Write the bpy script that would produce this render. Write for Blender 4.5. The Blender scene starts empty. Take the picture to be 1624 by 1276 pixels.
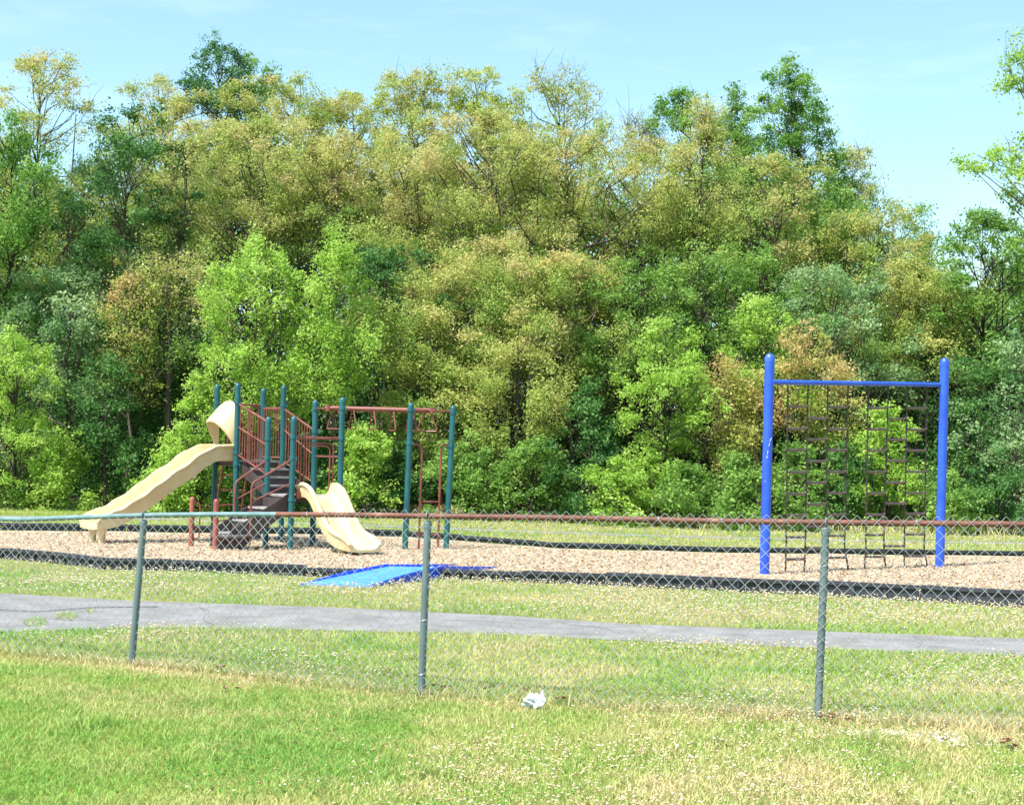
import bpy, math, random
import numpy as np
from mathutils import Vector

S = bpy.context.scene
COL = S.collection
# ------------------------------------------------------------------ camera
FPX, CX, CY, EYE = 2400.0, 812.0, 638.0, 1.62
AL = math.atan(80 / FPX); RO = math.radians(1.2)
Fv = np.array([0, math.cos(AL), math.sin(AL)])
R0 = np.array([1.0, 0, 0]); U0 = np.array([0, -math.sin(AL), math.cos(AL)])
Rv = math.cos(RO) * R0 + math.sin(RO) * U0
Uv = -math.sin(RO) * R0 + math.cos(RO) * U0
Cv = np.array([0, 0, EYE])
cd = bpy.data.cameras.new('camera'); cam = bpy.data.objects.new('camera', cd); COL.objects.link(cam)
cd.sensor_width = 36.0; cd.lens = FPX / 1624 * 36.0; cd.clip_start = 0.1; cd.clip_end = 3000
from mathutils import Matrix
M = Matrix(((Rv[0], Uv[0], -Fv[0], 0), (Rv[1], Uv[1], -Fv[1], 0), (Rv[2], Uv[2], -Fv[2], EYE), (0, 0, 0, 1)))
cam.matrix_world = M
S.camera = cam
# ------------------------------------------------------------------ world, sun, exposure
SUN_EL, SUN_AZ = math.radians(58), math.radians(226)   # azimuth clockwise from +Y: behind-left of the camera
w = bpy.data.worlds.new('World'); S.world = w; w.use_nodes = True
nt = w.node_tree; nt.nodes.clear()
o_ = nt.nodes.new('ShaderNodeOutputWorld'); bg = nt.nodes.new('ShaderNodeBackground'); sk = nt.nodes.new('ShaderNodeTexSky')
sk.sky_type = 'NISHITA'; sk.sun_disc = False; sk.sun_elevation = SUN_EL; sk.sun_rotation = SUN_AZ
sk.air_density = 1.0; sk.dust_density = 1.5; sk.ozone_density = 0.0; sk.altitude = 100
bg.inputs['Strength'].default_value = 0.15
hz = nt.nodes.new('ShaderNodeMixRGB'); hz.blend_type = 'MULTIPLY'; hz.inputs[0].default_value = 1; hz.inputs[2].default_value = (.88, 1.05, 1.02, 1)
tcw = nt.nodes.new('ShaderNodeTexCoord'); mpw = nt.nodes.new('ShaderNodeMapping'); mpw.inputs['Scale'].default_value = (3, 3, 14); mpw.inputs['Rotation'].default_value = (0, .35, 0)
nw = nt.nodes.new('ShaderNodeTexNoise'); nw.inputs['Scale'].default_value = 2.2; nw.inputs['Detail'].default_value = 7; nw.inputs['Roughness'].default_value = .6
cw = nt.nodes.new('ShaderNodeMapRange'); cw.inputs[1].default_value = .52; cw.inputs[2].default_value = .8; cw.inputs[3].default_value = 0; cw.inputs[4].default_value = .16
cl_ = nt.nodes.new('ShaderNodeMixRGB'); cl_.inputs[2].default_value = (6.2, 6.6, 6.9, 1)
nt.links.new(tcw.outputs['Generated'], mpw.inputs[0]); nt.links.new(mpw.outputs[0], nw.inputs[0]); nt.links.new(nw.outputs[0], cw.inputs[0]); nt.links.new(cw.outputs[0], cl_.inputs[0])
nt.links.new(sk.outputs[0], hz.inputs[1]); nt.links.new(hz.outputs[0], cl_.inputs[1]); nt.links.new(cl_.outputs[0], bg.inputs[0]); nt.links.new(bg.outputs[0], o_.inputs[0])
sl = bpy.data.lights.new('sun', 'SUN'); sun = bpy.data.objects.new('sun', sl); COL.objects.link(sun)
sl.energy = 5.0; sl.angle = math.radians(0.5); sl.color = (1.0, 0.955, 0.88)
sd = Vector((math.sin(SUN_AZ) * math.cos(SUN_EL), math.cos(SUN_AZ) * math.cos(SUN_EL), math.sin(SUN_EL)))
sun.rotation_euler = sd.to_track_quat('Z', 'Y').to_euler(); sun.location = (0, 0, 40)
S.view_settings.view_transform = 'Standard'; S.view_settings.look = 'None'
S.view_settings.gamma = 1.0; S.view_settings.exposure = 0.9
try:
    S.cycles.max_bounces = 6; S.cycles.transparent_max_bounces = 4; S.cycles.transmission_bounces = 3
except Exception: pass

# ------------------------------------------------------------------ helpers
def G(px, py, z=0.0):
    d = Fv + Rv * (px - CX) / FPX + Uv * (CY - py) / FPX
    return Cv + d * ((z - EYE) / d[2])
def AT(px, py, Y):
    d = Fv + Rv * (px - CX) / FPX + Uv * (CY - py) / FPX
    return Cv + d * (Y / d[1])
def PJ(P):
    d = np.asarray(P) - Cv; ww = d @ Fv
    return CX + FPX * (d @ Rv) / ww, CY - FPX * (d @ Uv) / ww
def lin(c): 
    c = c / 255.0
    return c / 12.92 if c <= 0.04045 else ((c + 0.055) / 1.055) ** 2.4
def rgb(r, g, b): return (lin(r), lin(g), lin(b), 1.0)

def tag(o, label=None, cat=None, group=None, kind=None):
    if label: o['label'] = label
    if cat: o['category'] = cat
    if group: o['group'] = group
    if kind: o['kind'] = kind
    return o
def empty(name, loc, label, cat, group=None):
    o = bpy.data.objects.new(name, None); COL.objects.link(o); o.location = loc; o.empty_display_size = .2
    return tag(o, label, cat, group)
def origin(o):
    v = Vector((0, 0, 0))
    while o is not None: v += o.location; o = o.parent
    return v

def mesh_np(name, verts, faces, mat, parent=None, smooth=False, attr=None):
    """verts Nx3, faces MxK (all faces of K corners), world coordinates"""
    verts = np.asarray(verts, np.float64)
    if parent is not None: verts = verts - np.array(origin(parent))
    faces = np.asarray(faces, np.int32); K = faces.shape[1]
    me = bpy.data.meshes.new(name); me.vertices.add(len(verts)); me.vertices.foreach_set('co', verts.astype(np.float32).ravel())
    me.loops.add(faces.size); me.loops.foreach_set('vertex_index', faces.ravel())
    me.polygons.add(len(faces)); me.polygons.foreach_set('loop_start', np.arange(0, faces.size, K, dtype=np.int32))
    me.polygons.foreach_set('use_smooth', np.full(len(faces), smooth, bool))
    me.update(calc_edges=True)
    if attr is not None:
        for nme, arr in attr.items():
            a = me.attributes.new(nme, 'FLOAT', 'FACE'); a.data.foreach_set('value', arr.astype(np.float32))
    me.materials.append(mat)
    o = bpy.data.objects.new(name, me); COL.objects.link(o)
    if parent is not None: o.parent = parent
    return o

class MB:
    def __init__(s): s.v = []; s.f = []
    def add(s, vs, fs):
        n = len(s.v); s.v += [tuple(float(c) for c in p) for p in vs]; s.f += [tuple(i + n for i in f) for f in fs]; return s
    def tube(s, pts, r, n=10, caps=True):
        pts = [np.array(p, float) for p in pts]; k = len(pts)
        rs = [r] * k if np.isscalar(r) else list(r)
        t0 = pts[1] - pts[0]; t0 = t0 / np.linalg.norm(t0)
        up = np.array([0, 0, 1.0]) if abs(t0[2]) < .9 else np.array([1.0, 0, 0])
        nx = np.cross(t0, up); nx /= np.linalg.norm(nx)
        V = []; F = []
        for i in range(k):
            a = pts[max(i - 1, 0)]; b = pts[min(i + 1, k - 1)]; t = b - a; L = np.linalg.norm(t); t = t / (L + 1e-12)
            nx = nx - t * (nx @ t); nx /= np.linalg.norm(nx); ny = np.cross(t, nx)
            for j in range(n):
                th = 2 * math.pi * j / n
                V.append(pts[i] + rs[i] * (math.cos(th) * nx + math.sin(th) * ny))
        for i in range(k - 1):
            for j in range(n):
                a = i * n + j; b = i * n + (j + 1) % n
                F.append((a, b, b + n, a + n))
        if caps:
            F.append(tuple(range(n - 1, -1, -1))); F.append(tuple(range((k - 1) * n, k * n)))
        return s.add(V, F)
    def box(s, c, ax, ay, az):
        """centre and three half-extent vectors"""
        c, ax, ay, az = map(lambda q: np.array(q, float), (c, ax, ay, az))
        V = [c + i * ax + j * ay + k * az for k in (-1, 1) for j in (-1, 1) for i in (-1, 1)]
        return s.add(V, [(0, 2, 3, 1), (4, 5, 7, 6), (0, 1, 5, 4), (2, 6, 7, 3), (0, 4, 6, 2), (1, 3, 7, 5)])
    def prism(s, poly, ext):
        poly = [np.array(p, float) for p in poly]; ext = np.array(ext, float); n = len(poly)
        V = poly + [p + ext for p in poly]
        F = [tuple(range(n - 1, -1, -1)), tuple(range(n, 2 * n))] + [(i, (i + 1) % n, (i + 1) % n + n, i + n) for i in range(n)]
        return s.add(V, F)
    def loft(s, rings, closed=True, caps=True):
        n = len(rings[0]); V = [p for r in rings for p in r]; F = []
        for i in range(len(rings) - 1):
            for j in range(n if closed else n - 1):
                a = i * n + j; b = i * n + (j + 1) % n
                F.append((a, b, b + n, a + n))
        if caps: F.append(tuple(range(n - 1, -1, -1))); F.append(tuple(range((len(rings) - 1) * n, len(rings) * n)))
        return s.add(V, F)
    def build(s, name, mat, parent=None, smooth=True, bevel=0, label=None):
        off = origin(parent) if parent is not None else Vector((0, 0, 0))
        me = bpy.data.meshes.new(name); me.from_pydata([(a - off.x, b - off.y, c - off.z) for a, b, c in s.v], [], s.f)
        me.validate(); me.update()
        import bmesh
        bm = bmesh.new(); bm.from_mesh(me); bmesh.ops.recalc_face_normals(bm, faces=bm.faces)
        if bevel:
            bmesh.ops.bevel(bm, geom=[e for e in bm.edges if e.calc_face_angle(0) > .6], offset=bevel, segments=2, affect='EDGES', clamp_overlap=True)
        bm.to_mesh(me); bm.free()
        if smooth:
            me.polygons.foreach_set('use_smooth', [True] * len(me.polygons))
            try: me.set_sharp_from_angle(angle=math.radians(38))
            except Exception: pass
        me.materials.append(mat)
        o = bpy.data.objects.new(name, me); COL.objects.link(o)
        if parent is not None: o.parent = parent
        if label: o['label'] = label
        return o

def smooth_path(pts, n=6):
    P = [np.array(p, float) for p in pts]; out = []
    for i in range(len(P) - 1):
        p0 = P[max(i - 1, 0)]; p1 = P[i]; p2 = P[i + 1]; p3 = P[min(i + 2, len(P) - 1)]
        for k in range(n):
            t = k / n
            out.append(.5 * ((2 * p1) + (-p0 + p2) * t + (2 * p0 - 5 * p1 + 4 * p2 - p3) * t * t + (-p0 + 3 * p1 - 3 * p2 + p3) * t ** 3))
    out.append(P[-1]); return out
def bend(a, c, b, r=.08, n=5):
    """line a-c-b with the corner at c rounded"""
    a, b, c = map(lambda q: np.array(q, float), (a, b, c))
    u = (a - c) / np.linalg.norm(a - c); v = (b - c) / np.linalg.norm(b - c)
    s_, e_ = c + u * r, c + v * r; out = [a]
    for i in range(n + 1):
        t = i / n; out.append((1 - t) ** 2 * s_ + 2 * t * (1 - t) * c + t * t * e_)
    return out + [b]
def rpath(pts, r=.08):
    pts = [np.array(p, float) for p in pts]; out = [pts[0]]
    for i in range(1, len(pts) - 1):
        rr = min(r, .45 * np.linalg.norm(pts[i] - pts[i - 1]), .45 * np.linalg.norm(pts[i + 1] - pts[i]))
        out += bend(pts[i - 1], pts[i], pts[i + 1], rr)[1:-1]
    return out + [pts[-1]]

def vnoise(x, y, scale, seed):
    r = np.random.default_rng(seed); g = r.random((64, 64))
    u = np.asarray(x) / scale + 1000; v = np.asarray(y) / scale + 1000
    i = np.floor(u).astype(int); j = np.floor(v).astype(int); a = u - i; b = v - j
    a = a * a * (3 - 2 * a); b = b * b * (3 - 2 * b)
    q = lambda p, s_: g[p % 64, s_ % 64]
    return (q(i, j) * (1 - a) + q(i + 1, j) * a) * (1 - b) + (q(i, j + 1) * (1 - a) + q(i + 1, j + 1) * a) * b

# ------------------------------------------------------------------ materials
def mat(name, c1, c2=None, scale=6.0, rough=.6, metal=0.0, bump=0.0, bscale=None, c3=None, detail=4, lo=.35, hi=.65, spec=.5, stretch=None):
    m = bpy.data.materials.new(name); m.use_nodes = True; n = m.node_tree.nodes; L = m.node_tree.links
    b = n['Principled BSDF']; b.inputs['Roughness'].default_value = rough; b.inputs['Metallic'].default_value = metal
    b.inputs['Specular IOR Level'].default_value = spec
    tc = n.new('ShaderNodeTexCoord'); src = tc.outputs['Object']
    if stretch:
        mp = n.new('ShaderNodeMapping'); mp.inputs['Scale'].default_value = stretch; L.new(src, mp.inputs[0]); src = mp.outputs[0]
    if c2 is None: b.inputs['Base Color'].default_value = c1
    else:
        t = n.new('ShaderNodeTexNoise'); t.inputs['Scale'].default_value = scale; t.inputs['Detail'].default_value = detail; t.inputs['Roughness'].default_value = .65
        L.new(src, t.inputs[0]); cr = n.new('ShaderNodeValToRGB')
        cr.color_ramp.elements[0].position = lo; cr.color_ramp.elements[0].color = c1
        cr.color_ramp.elements[1].position = hi; cr.color_ramp.elements[1].color = c2
        if c3: e = cr.color_ramp.elements.new(hi + .12); e.color = c3
        L.new(t.outputs[0], cr.inputs[0]); L.new(cr.outputs[0], b.inputs['Base Color'])
    if bump:
        t2 = n.new('ShaderNodeTexNoise'); t2.inputs['Scale'].default_value = bscale or scale * 4; t2.inputs['Detail'].default_value = 5
        L.new(src, t2.inputs[0]); bp = n.new('ShaderNodeBump'); bp.inputs['Strength'].default_value = bump; bp.inputs['Distance'].default_value = .02
        L.new(t2.outputs[0], bp.inputs['Height']); L.new(bp.outputs[0], b.inputs['Normal'])
    return m

def attr_mat(name, cols, rough=.55, trans=.3, spec=.35, attr='tint', tcol=None):
    """colour ramp over a per-face value: natural variation from leaf to leaf"""
    m = bpy.data.materials.new(name); m.use_nodes = True; n = m.node_tree.nodes; L = m.node_tree.links
    b = n['Principled BSDF']; b.inputs['Roughness'].default_value = rough; b.inputs['Specular IOR Level'].default_value = spec
    a = n.new('ShaderNodeAttribute'); a.attribute_name = attr
    cr = n.new('ShaderNodeValToRGB'); e = cr.color_ramp.elements
    e[0].position = 0; e[0].color = cols[0]; e[1].position = 1; e[1].color = cols[-1]
    for i in range(1, len(cols) - 1):
        x = e.new(i / (len(cols) - 1)); x.color = cols[i]
    L.new(a.outputs['Fac'], cr.inputs[0]); L.new(cr.outputs[0], b.inputs['Base Color'])
    if trans:
        out = n['Material Output']; tr = n.new('ShaderNodeBsdfTranslucent'); mx = n.new('ShaderNodeMixShader'); mx.inputs[0].default_value = trans
        L.new(cr.outputs[0], tr.inputs[0]); L.new(b.outputs[0], mx.inputs[1]); L.new(tr.outputs[0], mx.inputs[2]); L.new(mx.outputs[0], out.inputs['Surface'])
    return m

TEAL = mat('teal_paint', rgb(16, 74, 82), rgb(28, 92, 96), 3, .42)
MAROON = mat('maroon_paint', rgb(104, 52, 42), rgb(128, 76, 64), 4, .45)
BROWNPOST = mat('brown_coating', rgb(132, 66, 54), rgb(150, 84, 68), 4, .5)
DARKDECK = mat('dark_brown_vinyl', rgb(50, 40, 42), rgb(70, 58, 58), 8, .6, bump=.2)
SEATV = mat('grey_seat_vinyl', rgb(70, 64, 66), rgb(92, 86, 86), 9, .55, bump=.2)
TREAD = mat('sunlit_deck_vinyl', rgb(132, 126, 126), rgb(160, 154, 150), 9, .55, bump=.2)  # pale grey: sunlight on the dark tread tops is put into the colour
CREAM = mat('cream_plastic', rgb(198, 174, 128), rgb(208, 190, 148), 2.2, .42, c3=rgb(182, 166, 132), lo=.38, hi=.6)
BLUE = mat('blue_paint', rgb(30, 68, 184), rgb(44, 88, 200), 3, .38, c3=rgb(66, 104, 204), lo=.3, hi=.6, bump=.05, bscale=30)
BLUESCUFF = mat('bare_scuff', rgb(190, 200, 225), rough=.5)
ROPE = mat('dark_coated_chain', rgb(34, 30, 28), rgb(58, 50, 44), 14, .55)
RUNG = mat('brown_rung_plastic', rgb(66, 54, 50), rgb(88, 74, 68), 8, .35)
RAMPBLUE = mat('ramp_side_blue', rgb(22, 70, 205), rgb(40, 90, 225), 4, .45)
RAMPDECK = mat('faded_blue_ramp_surface', rgb(58, 124, 204), rgb(82, 146, 216), 5, .6, bump=.3, bscale=60)
BLACKPL = mat('black_recycled_plastic', rgb(34, 36, 44), rgb(56, 58, 68), 5, .6, bump=.25, c3=rgb(74, 76, 84))
FPOST = mat('green_grey_fence_paint', rgb(80, 96, 100), rgb(104, 118, 120), 9, .5, stretch=(1, 1, .25), lo=.3, hi=.7)
FRAIL_G = mat('weathered_green_rail', rgb(84, 112, 116), rgb(120, 144, 144), 8, .5, lo=.3, hi=.75)
FRAIL_R = mat('rusty_rail', rgb(90, 50, 38), rgb(120, 78, 62), 7, .65, bump=.2, c3=rgb(152, 120, 104), lo=.3, hi=.62)
GALV = mat('galvanised_wire', rgb(170, 176, 180), rgb(206, 212, 214), 5, .36, metal=.35)
BAG = mat('white_plastic_bag', rgb(188, 196, 204), rgb(214, 220, 226), 20, .35)
BARK = mat('grey_brown_bark', rgb(58, 50, 42), rgb(104, 92, 78), 5, .9, bump=.5, stretch=(1, 1, .2))
BARKDARK = mat('dark_bark', rgb(40, 34, 30), rgb(72, 62, 54), 5, .9, bump=.5, stretch=(1, 1, .2))
DEAD = attr_mat('dead_leaf', [rgb(84, 62, 44), rgb(130, 100, 70), rgb(166, 136, 102)], trans=.1)
STONE = mat('pale_stone', rgb(180, 172, 160), rgb(214, 208, 198), 20, .9)

# ------------------------------------------------------------------ ground outlines (edges measured on the ground)
XS = np.array
near_b = (XS([-400, -150, 0, 80, 160, 270, 482, 700, 960, 1300, 1624, 2000.]), XS([868, 877, 886, 893, 903, 905, 914, 918, 929, 945, 964, 990.]))
far_b = (XS([-400, -150, 0, 200, 515, 636, 726, 847, 880, 1154, 1624, 2000.]), XS([834, 838, 840.5, 843, 847, 851, 857, 866, 869, 876, 882, 886.]))
path_n = (XS([-400, -200, 0, 100, 213, 540, 812, 1000, 1624, 2000.]), XS([1012, 1004, 998, 995, 991, 996, 1003, 1012, 1037, 1054.]) + 3.5)
path_f = (XS([-400, -200, 0, 213, 540, 812, 1000, 1624, 2000.]), XS([925, 932, 940, 952, 963, 976, 989, 1012, 1028.]))
fpath = (XS([-400, -150, 250, 560, 800, 1000, 1300, 1624, 2000.]), XS([814, 816, 822.5, 832, 841, 848, 856, 861, 867.]))
wood = (XS([-600, -150, 0, 150, 400, 600, 900, 1200, 1624, 2200.]), XS([793, 797, 799, 806, 812, 815, 829, 840, 848, 858.]))
MZ = .05

gm = bpy.data.materials.new('lawn_soil'); gm.use_nodes = True
n = gm.node_tree.nodes; L = gm.node_tree.links; b = n['Principled BSDF']; b.inputs['Roughness'].default_value = .95; b.inputs['Specular IOR Level'].default_value = .1
tc = n.new('ShaderNodeTexCoord'); t1 = n.new('ShaderNodeTexNoise'); t1.inputs['Scale'].default_value = .55; t1.inputs['Detail'].default_value = 6; t1.inputs['Roughness'].default_value = .7
t2 = n.new('ShaderNodeTexNoise'); t2.inputs['Scale'].default_value = 22; t2.inputs['Detail'].default_value = 5
L.new(tc.outputs['Object'], t1.inputs[0]); L.new(tc.outputs['Object'], t2.inputs[0])
c1 = n.new('ShaderNodeValToRGB'); c1.color_ramp.elements[0].position = .38; c1.color_ramp.elements[0].color = rgb(104, 124, 52); c1.color_ramp.elements[1].position = .62; c1.color_ramp.elements[1].color = rgb(146, 146, 84)
c2 = n.new('ShaderNodeValToRGB'); c2.color_ramp.elements[0].position = .3; c2.color_ramp.elements[0].color = (.55, .5, .45, 1); c2.color_ramp.elements[1].position = .7; c2.color_ramp.elements[1].color = (1.1, 1.1, 1.0, 1)
mx = n.new('ShaderNodeMixRGB'); mx.blend_type = 'MULTIPLY'; mx.inputs[0].default_value = 1
L.new(t1.outputs[0], c1.inputs[0]); L.new(t2.outputs[0], c2.inputs[0]); L.new(c1.outputs[0], mx.inputs[1]); L.new(c2.outputs[0], mx.inputs[2]); L.new(mx.outputs[0], b.inputs['Base Color'])
g_ = MB(); g_.add([(-900, -200, 0), (900, -200, 0), (900, 1500, 0), (-900, 1500, 0)], [(0, 1, 2, 3)])
tag(g_.build('ground', gm, smooth=False), kind='structure')

def strip(name, lo, hi, z, material, x0, x1, nx, ny, amp=0.0, seed=1):
    xs = np.linspace(x0, x1, nx); V = []
    for x in xs:
        a = G(x, np.interp(x, *lo), 0 if name == 'mulch' else z); c = G(x, np.interp(x, *hi), z)
        if name == 'mulch': a = a + np.array([0, .06, z])
        for k in range(ny):
            p = a + (c - a) * k / (ny - 1); V.append(p)
    V = np.array(V)
    if amp: V[:, 2] += amp * (vnoise(V[:, 0], V[:, 1], .6, seed) - .5) * 2
    F = [(i * ny + j, (i + 1) * ny + j, (i + 1) * ny + j + 1, i * ny + j + 1) for i in range(nx - 1) for j in range(ny - 1)]
    return mesh_np(name, V, F, material, smooth=True)
MULCH = mat('wood_chip_mulch', rgb(148, 126, 104), rgb(186, 166, 142), 24, .95, bump=.6, bscale=60, detail=6, spec=.1)
tag(strip('mulch', near_b, far_b, MZ, MULCH, -380, 1980, 160, 30, .012, 5), kind='structure')
ASPH = mat('worn_asphalt', rgb(112, 110, 110), rgb(138, 136, 136), 2.5, .9, bump=.5, bscale=90, detail=12, spec=.2)
tag(strip('path', path_n, path_f, .004, ASPH, -380, 1980, 120, 6), kind='structure')
tag(strip('far_path', (fpath[0], fpath[1] + 1.3), (fpath[0], fpath[1] - 1.3), .004, ASPH, -380, 1980, 80, 2), kind='structure')
CRACK = mat('asphalt_seam', rgb(84, 84, 90), rgb(104, 104, 108), 12, .95)
seam = (XS([-380, 0, 60, 150, 260.]), XS([955, 966, 969, 962, 961.]))
tag(strip('path_seam', (seam[0], seam[1] + .8), (seam[0], seam[1] - .8), .008, CRACK, -380, 250, 40, 2), kind='structure')
def crack(pts, wd, seed):
    r_ = np.random.default_rng(seed); P = smooth_path([G(x, y, .0085) for x, y in pts], 10); V = []; F = []
    for i, p in enumerate(P):
        q = p + np.array([r_.normal(0, .012), r_.normal(0, .02), 0]); w_ = wd * r_.uniform(.4, 1.2) * min(1, .2 + i / 6, .2 + (len(P) - i) / 6)
        V += [q - [0, w_, 0], q + [w_ * .3, w_, 0]]
    F = [(2 * i, 2 * i + 2, 2 * i + 3, 2 * i + 1) for i in range(len(P) - 1)]
    tag(mesh_np('path_crack', V, F, CRACK), kind='structure')
crack([(300, 957), (330, 968), (322, 980), (345, 992)], .008, 1); crack([(880, 982), (905, 990), (950, 994), (990, 1006)], .008, 2)
crack([(1440, 1006), (1462, 1016), (1455, 1028)], .008, 3); crack([(560, 975), (660, 981), (740, 983), (860, 990)], .006, 4); crack([(20, 985), (70, 980), (130, 983), (190, 979)], .01, 5)
LITTER = mat('forest_floor', rgb(60, 52, 34), rgb(92, 88, 48), 2.0, .95, bump=.5)
V = []; F = []
xs = np.linspace(-600, 2200, 60)
for x in xs:
    p = G(x, np.interp(x, *wood), .004); V += [p, (p[0] * 3.2, p[1] + 75, .004)]
for i in range(59): F.append((2 * i, 2 * i + 2, 2 * i + 3, 2 * i + 1))
tag(mesh_np('forest_floor', V, F, LITTER), kind='structure')

# ------------------------------------------------------------------ playground border: black plastic timbers
def border(name, label, line, z, hs, thick, seglen, detail, out_sign):
    pts = [G(x, np.interp(x, *line), 0) for x in np.linspace(-380, 1980, 240)]
    # keep the corners of the outline
    pts = [G(x, y, 0) for x, y in zip(*line)]
    root = empty(name, tuple(pts[len(pts) // 2]), label, 'edging')
    for i in range(len(pts) - 1):
        A, B = pts[i], pts[i + 1]; Lg = np.linalg.norm(B - A); m = max(1, round(Lg / seglen))
        u = (B - A) / Lg; nrm = np.array([-u[1], u[0], 0])   # points away from camera for a line running right
        for k in range(m):
            a = A + u * Lg * k / m; c = A + u * Lg * (k + 1) / m; l = np.linalg.norm(c - a)
            h = float(np.interp(PJ((a + c) / 2)[0], *hs)); jit = random.uniform(-.008, .008); mid = (a + c) / 2 + nrm * thick / 2
            mb = MB(); hl = l / 2 - .0025
            mb.box(mid + np.array([0, 0, h - .0225 + jit]), u * hl, nrm * thick / 2, (0, 0, .0225))
            mb.box(mid + nrm * .012 + np.array([0, 0, (h - .045 + jit) / 2 - .02]), u * (hl - .01), nrm * (thick / 2 - .02), (0, 0, (h - .045) / 2 + .018))
            if detail:
                nr = max(2, int(l / .3))
                for q in range(nr + 1):
                    s_ = -hl + .02 + (2 * hl - .04) * q / nr
                    mb.box(mid + u * s_ - nrm * (thick / 2 - .011) + np.array([0, 0, (h - .05) / 2 - .02]), u * .016, nrm * .010, (0, 0, (h - .05) / 2 + .015))
            mb.build('border_timber', BLACKPL, root, bevel=.004)
    return root
random.seed(3)
border('playground_edging', 'black plastic timber edging along the near side of the wood chips', near_b, 0, ([-400, 160, 270, 482, 570, 730, 780, 960, 1300, 1624], [.15, .15, .165, .14, .105, .105, .145, .155, .175, .2]), .1, 1.3, True, 1)
border('playground_edging', 'low black plastic edging on the far side of the wood chips, below the trees', far_b, 0, ([0, 500, 900, 1600], [.135, .125, .095, .085]), .1, 1.6, False, 1)

# ------------------------------------------------------------------ play structure
def post(mb_root, p, top, r, m, clamps=(), name='post'):
    p = np.array(p, float); top = np.array(top, float); ax = top - p; L_ = np.linalg.norm(ax); ax /= L_
    pts = [p, p + ax * (L_ - r)]; rs = [r, r]
    for k in range(1, 6):
        th = k / 5 * math.pi / 2; pts.append(p + ax * (L_ - r + r * math.sin(th))); rs.append(max(r * math.cos(th), .002))
    # seam of the cap
    pts.insert(1, p + ax * (L_ - r * 2.0)); rs.insert(1, r); pts.insert(2, p + ax * (L_ - r * 1.98)); rs.insert(2, r * 1.05); 
    rs[3] = r * 1.05
    o = MB().tube(pts, rs, 18).build(name, m, mb_root)
    for z in clamps:
        c = p + ax * ((z - p[2]) / ax[2]); mb = MB()
        mb.tube([c - ax * .028, c - ax * .024, c + ax * .024, c + ax * .028], [r * 1.05, r * 1.2, r * 1.2, r * 1.05], 16)
        mb.box(c + np.array([r * 1.25, -r * .4, 0]), (.012, 0, 0), (0, .012, 0), (0, 0, .02))
        mb.build('clamp', m, o)
    return o

TH, SD, LN = 0.623, .851, 1.118
a = np.array([math.cos(TH), math.sin(TH), 0]); bv = np.array([math.sin(TH), -math.cos(TH), 0]); Z = np.array([0, 0, 1.0])
S2 = np.array([-3.4065, 23.6137, 0]); S1 = S2 - bv * SD; T6 = S2 + a * SD; T5 = S1 + a * SD
P2 = S1 - bv * LN; T4 = P2 + a * SD; P1 = P2 - bv * SD; T3 = P1 + a * SD
T7 = np.array([-1.657, 24.154, 0]); T8 = np.array([-1.020, 24.524, 0])
HD, LD = 1.41, .89
play = empty('play_structure', (float(S1[0]), float(S1[1]), MZ), 'play structure with teal posts, two cream slides, brown stairs and overhead trapeze bar', 'playground')
def up(p, z): return np.array([p[0], p[1], z])
R_ = .047
post(play, up(P1, -.1), up(P1, 2.69), R_, TEAL, (2.36, 1.33))
post(play, up(P2, -.1), up(P2 + [-.02, 0, 0], 2.69), R_, TEAL, (2.36, 1.52, 1.33))
post(play, up(T3, -.1), up(T3 + [.02, 0, 0], 2.66), R_, TEAL, (2.34, 1.33))
post(play, up(T4, -.1), up(T4 - [.02, 0, 0], 2.69), R_, TEAL, (2.34, 1.33))
post(play, up(S1, -.1), up(S1, 2.12), R_, TEAL, (1.76, .82, 1.45))
post(play, up(S2, -.1), up(S2 + [.01, 0, 0], 2.12), R_, TEAL, (1.79, .82, 1.47))
post(play, up(T5, -.1), up(T5 - [.01, 0, 0], 2.42), R_, TEAL, (2.27, 1.9, .82))
post(play, up(T6, -.1), up(T6 + [.015, 0, 0], 2.45), R_, TEAL, (2.27, 1.79))
post(play, up(T7, -.1), up(T7 + [.045, 0, 0], 2.39), R_, TEAL, (2.27, 1.74))
post(play, up(T8, -.1), up(T8 + [.07, 0, 0], 2.37), R_, TEAL, (2.25, 1.71))

def rail(pts, r=.018, m=MAROON, name='rail', rr=.08, par=None, nseg=8):
    return MB().tube(rpath(pts, rr), r, nseg).build(name, m, par or play)
# decks
def deck(c0, z):
    i = .03; mb = MB(); mid = c0
    mb.box(mid + Z * (z - .02), a * (SD / 2 - i), bv * (SD / 2 - i), Z * .02)
    o = mb.build('deck', TREAD, play, bevel=.006)
    f = MB(); 
    for s_ in (-1, 1):
        f.box(mid + a * s_ * (SD / 2 - .045) + Z * (z - .075), a * .012, bv * (SD / 2 - .05), Z * .034)
        f.box(mid + bv * s_ * (SD / 2 - .045) + Z * (z - .076), bv * .0125, a * (SD / 2 - .06), Z * .033)
    f.build('deck_frame', DARKDECK, o, smooth=False); return o
deck((P1 + T4) / 2, HD); deck((S1 + T6) / 2, LD)
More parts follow.
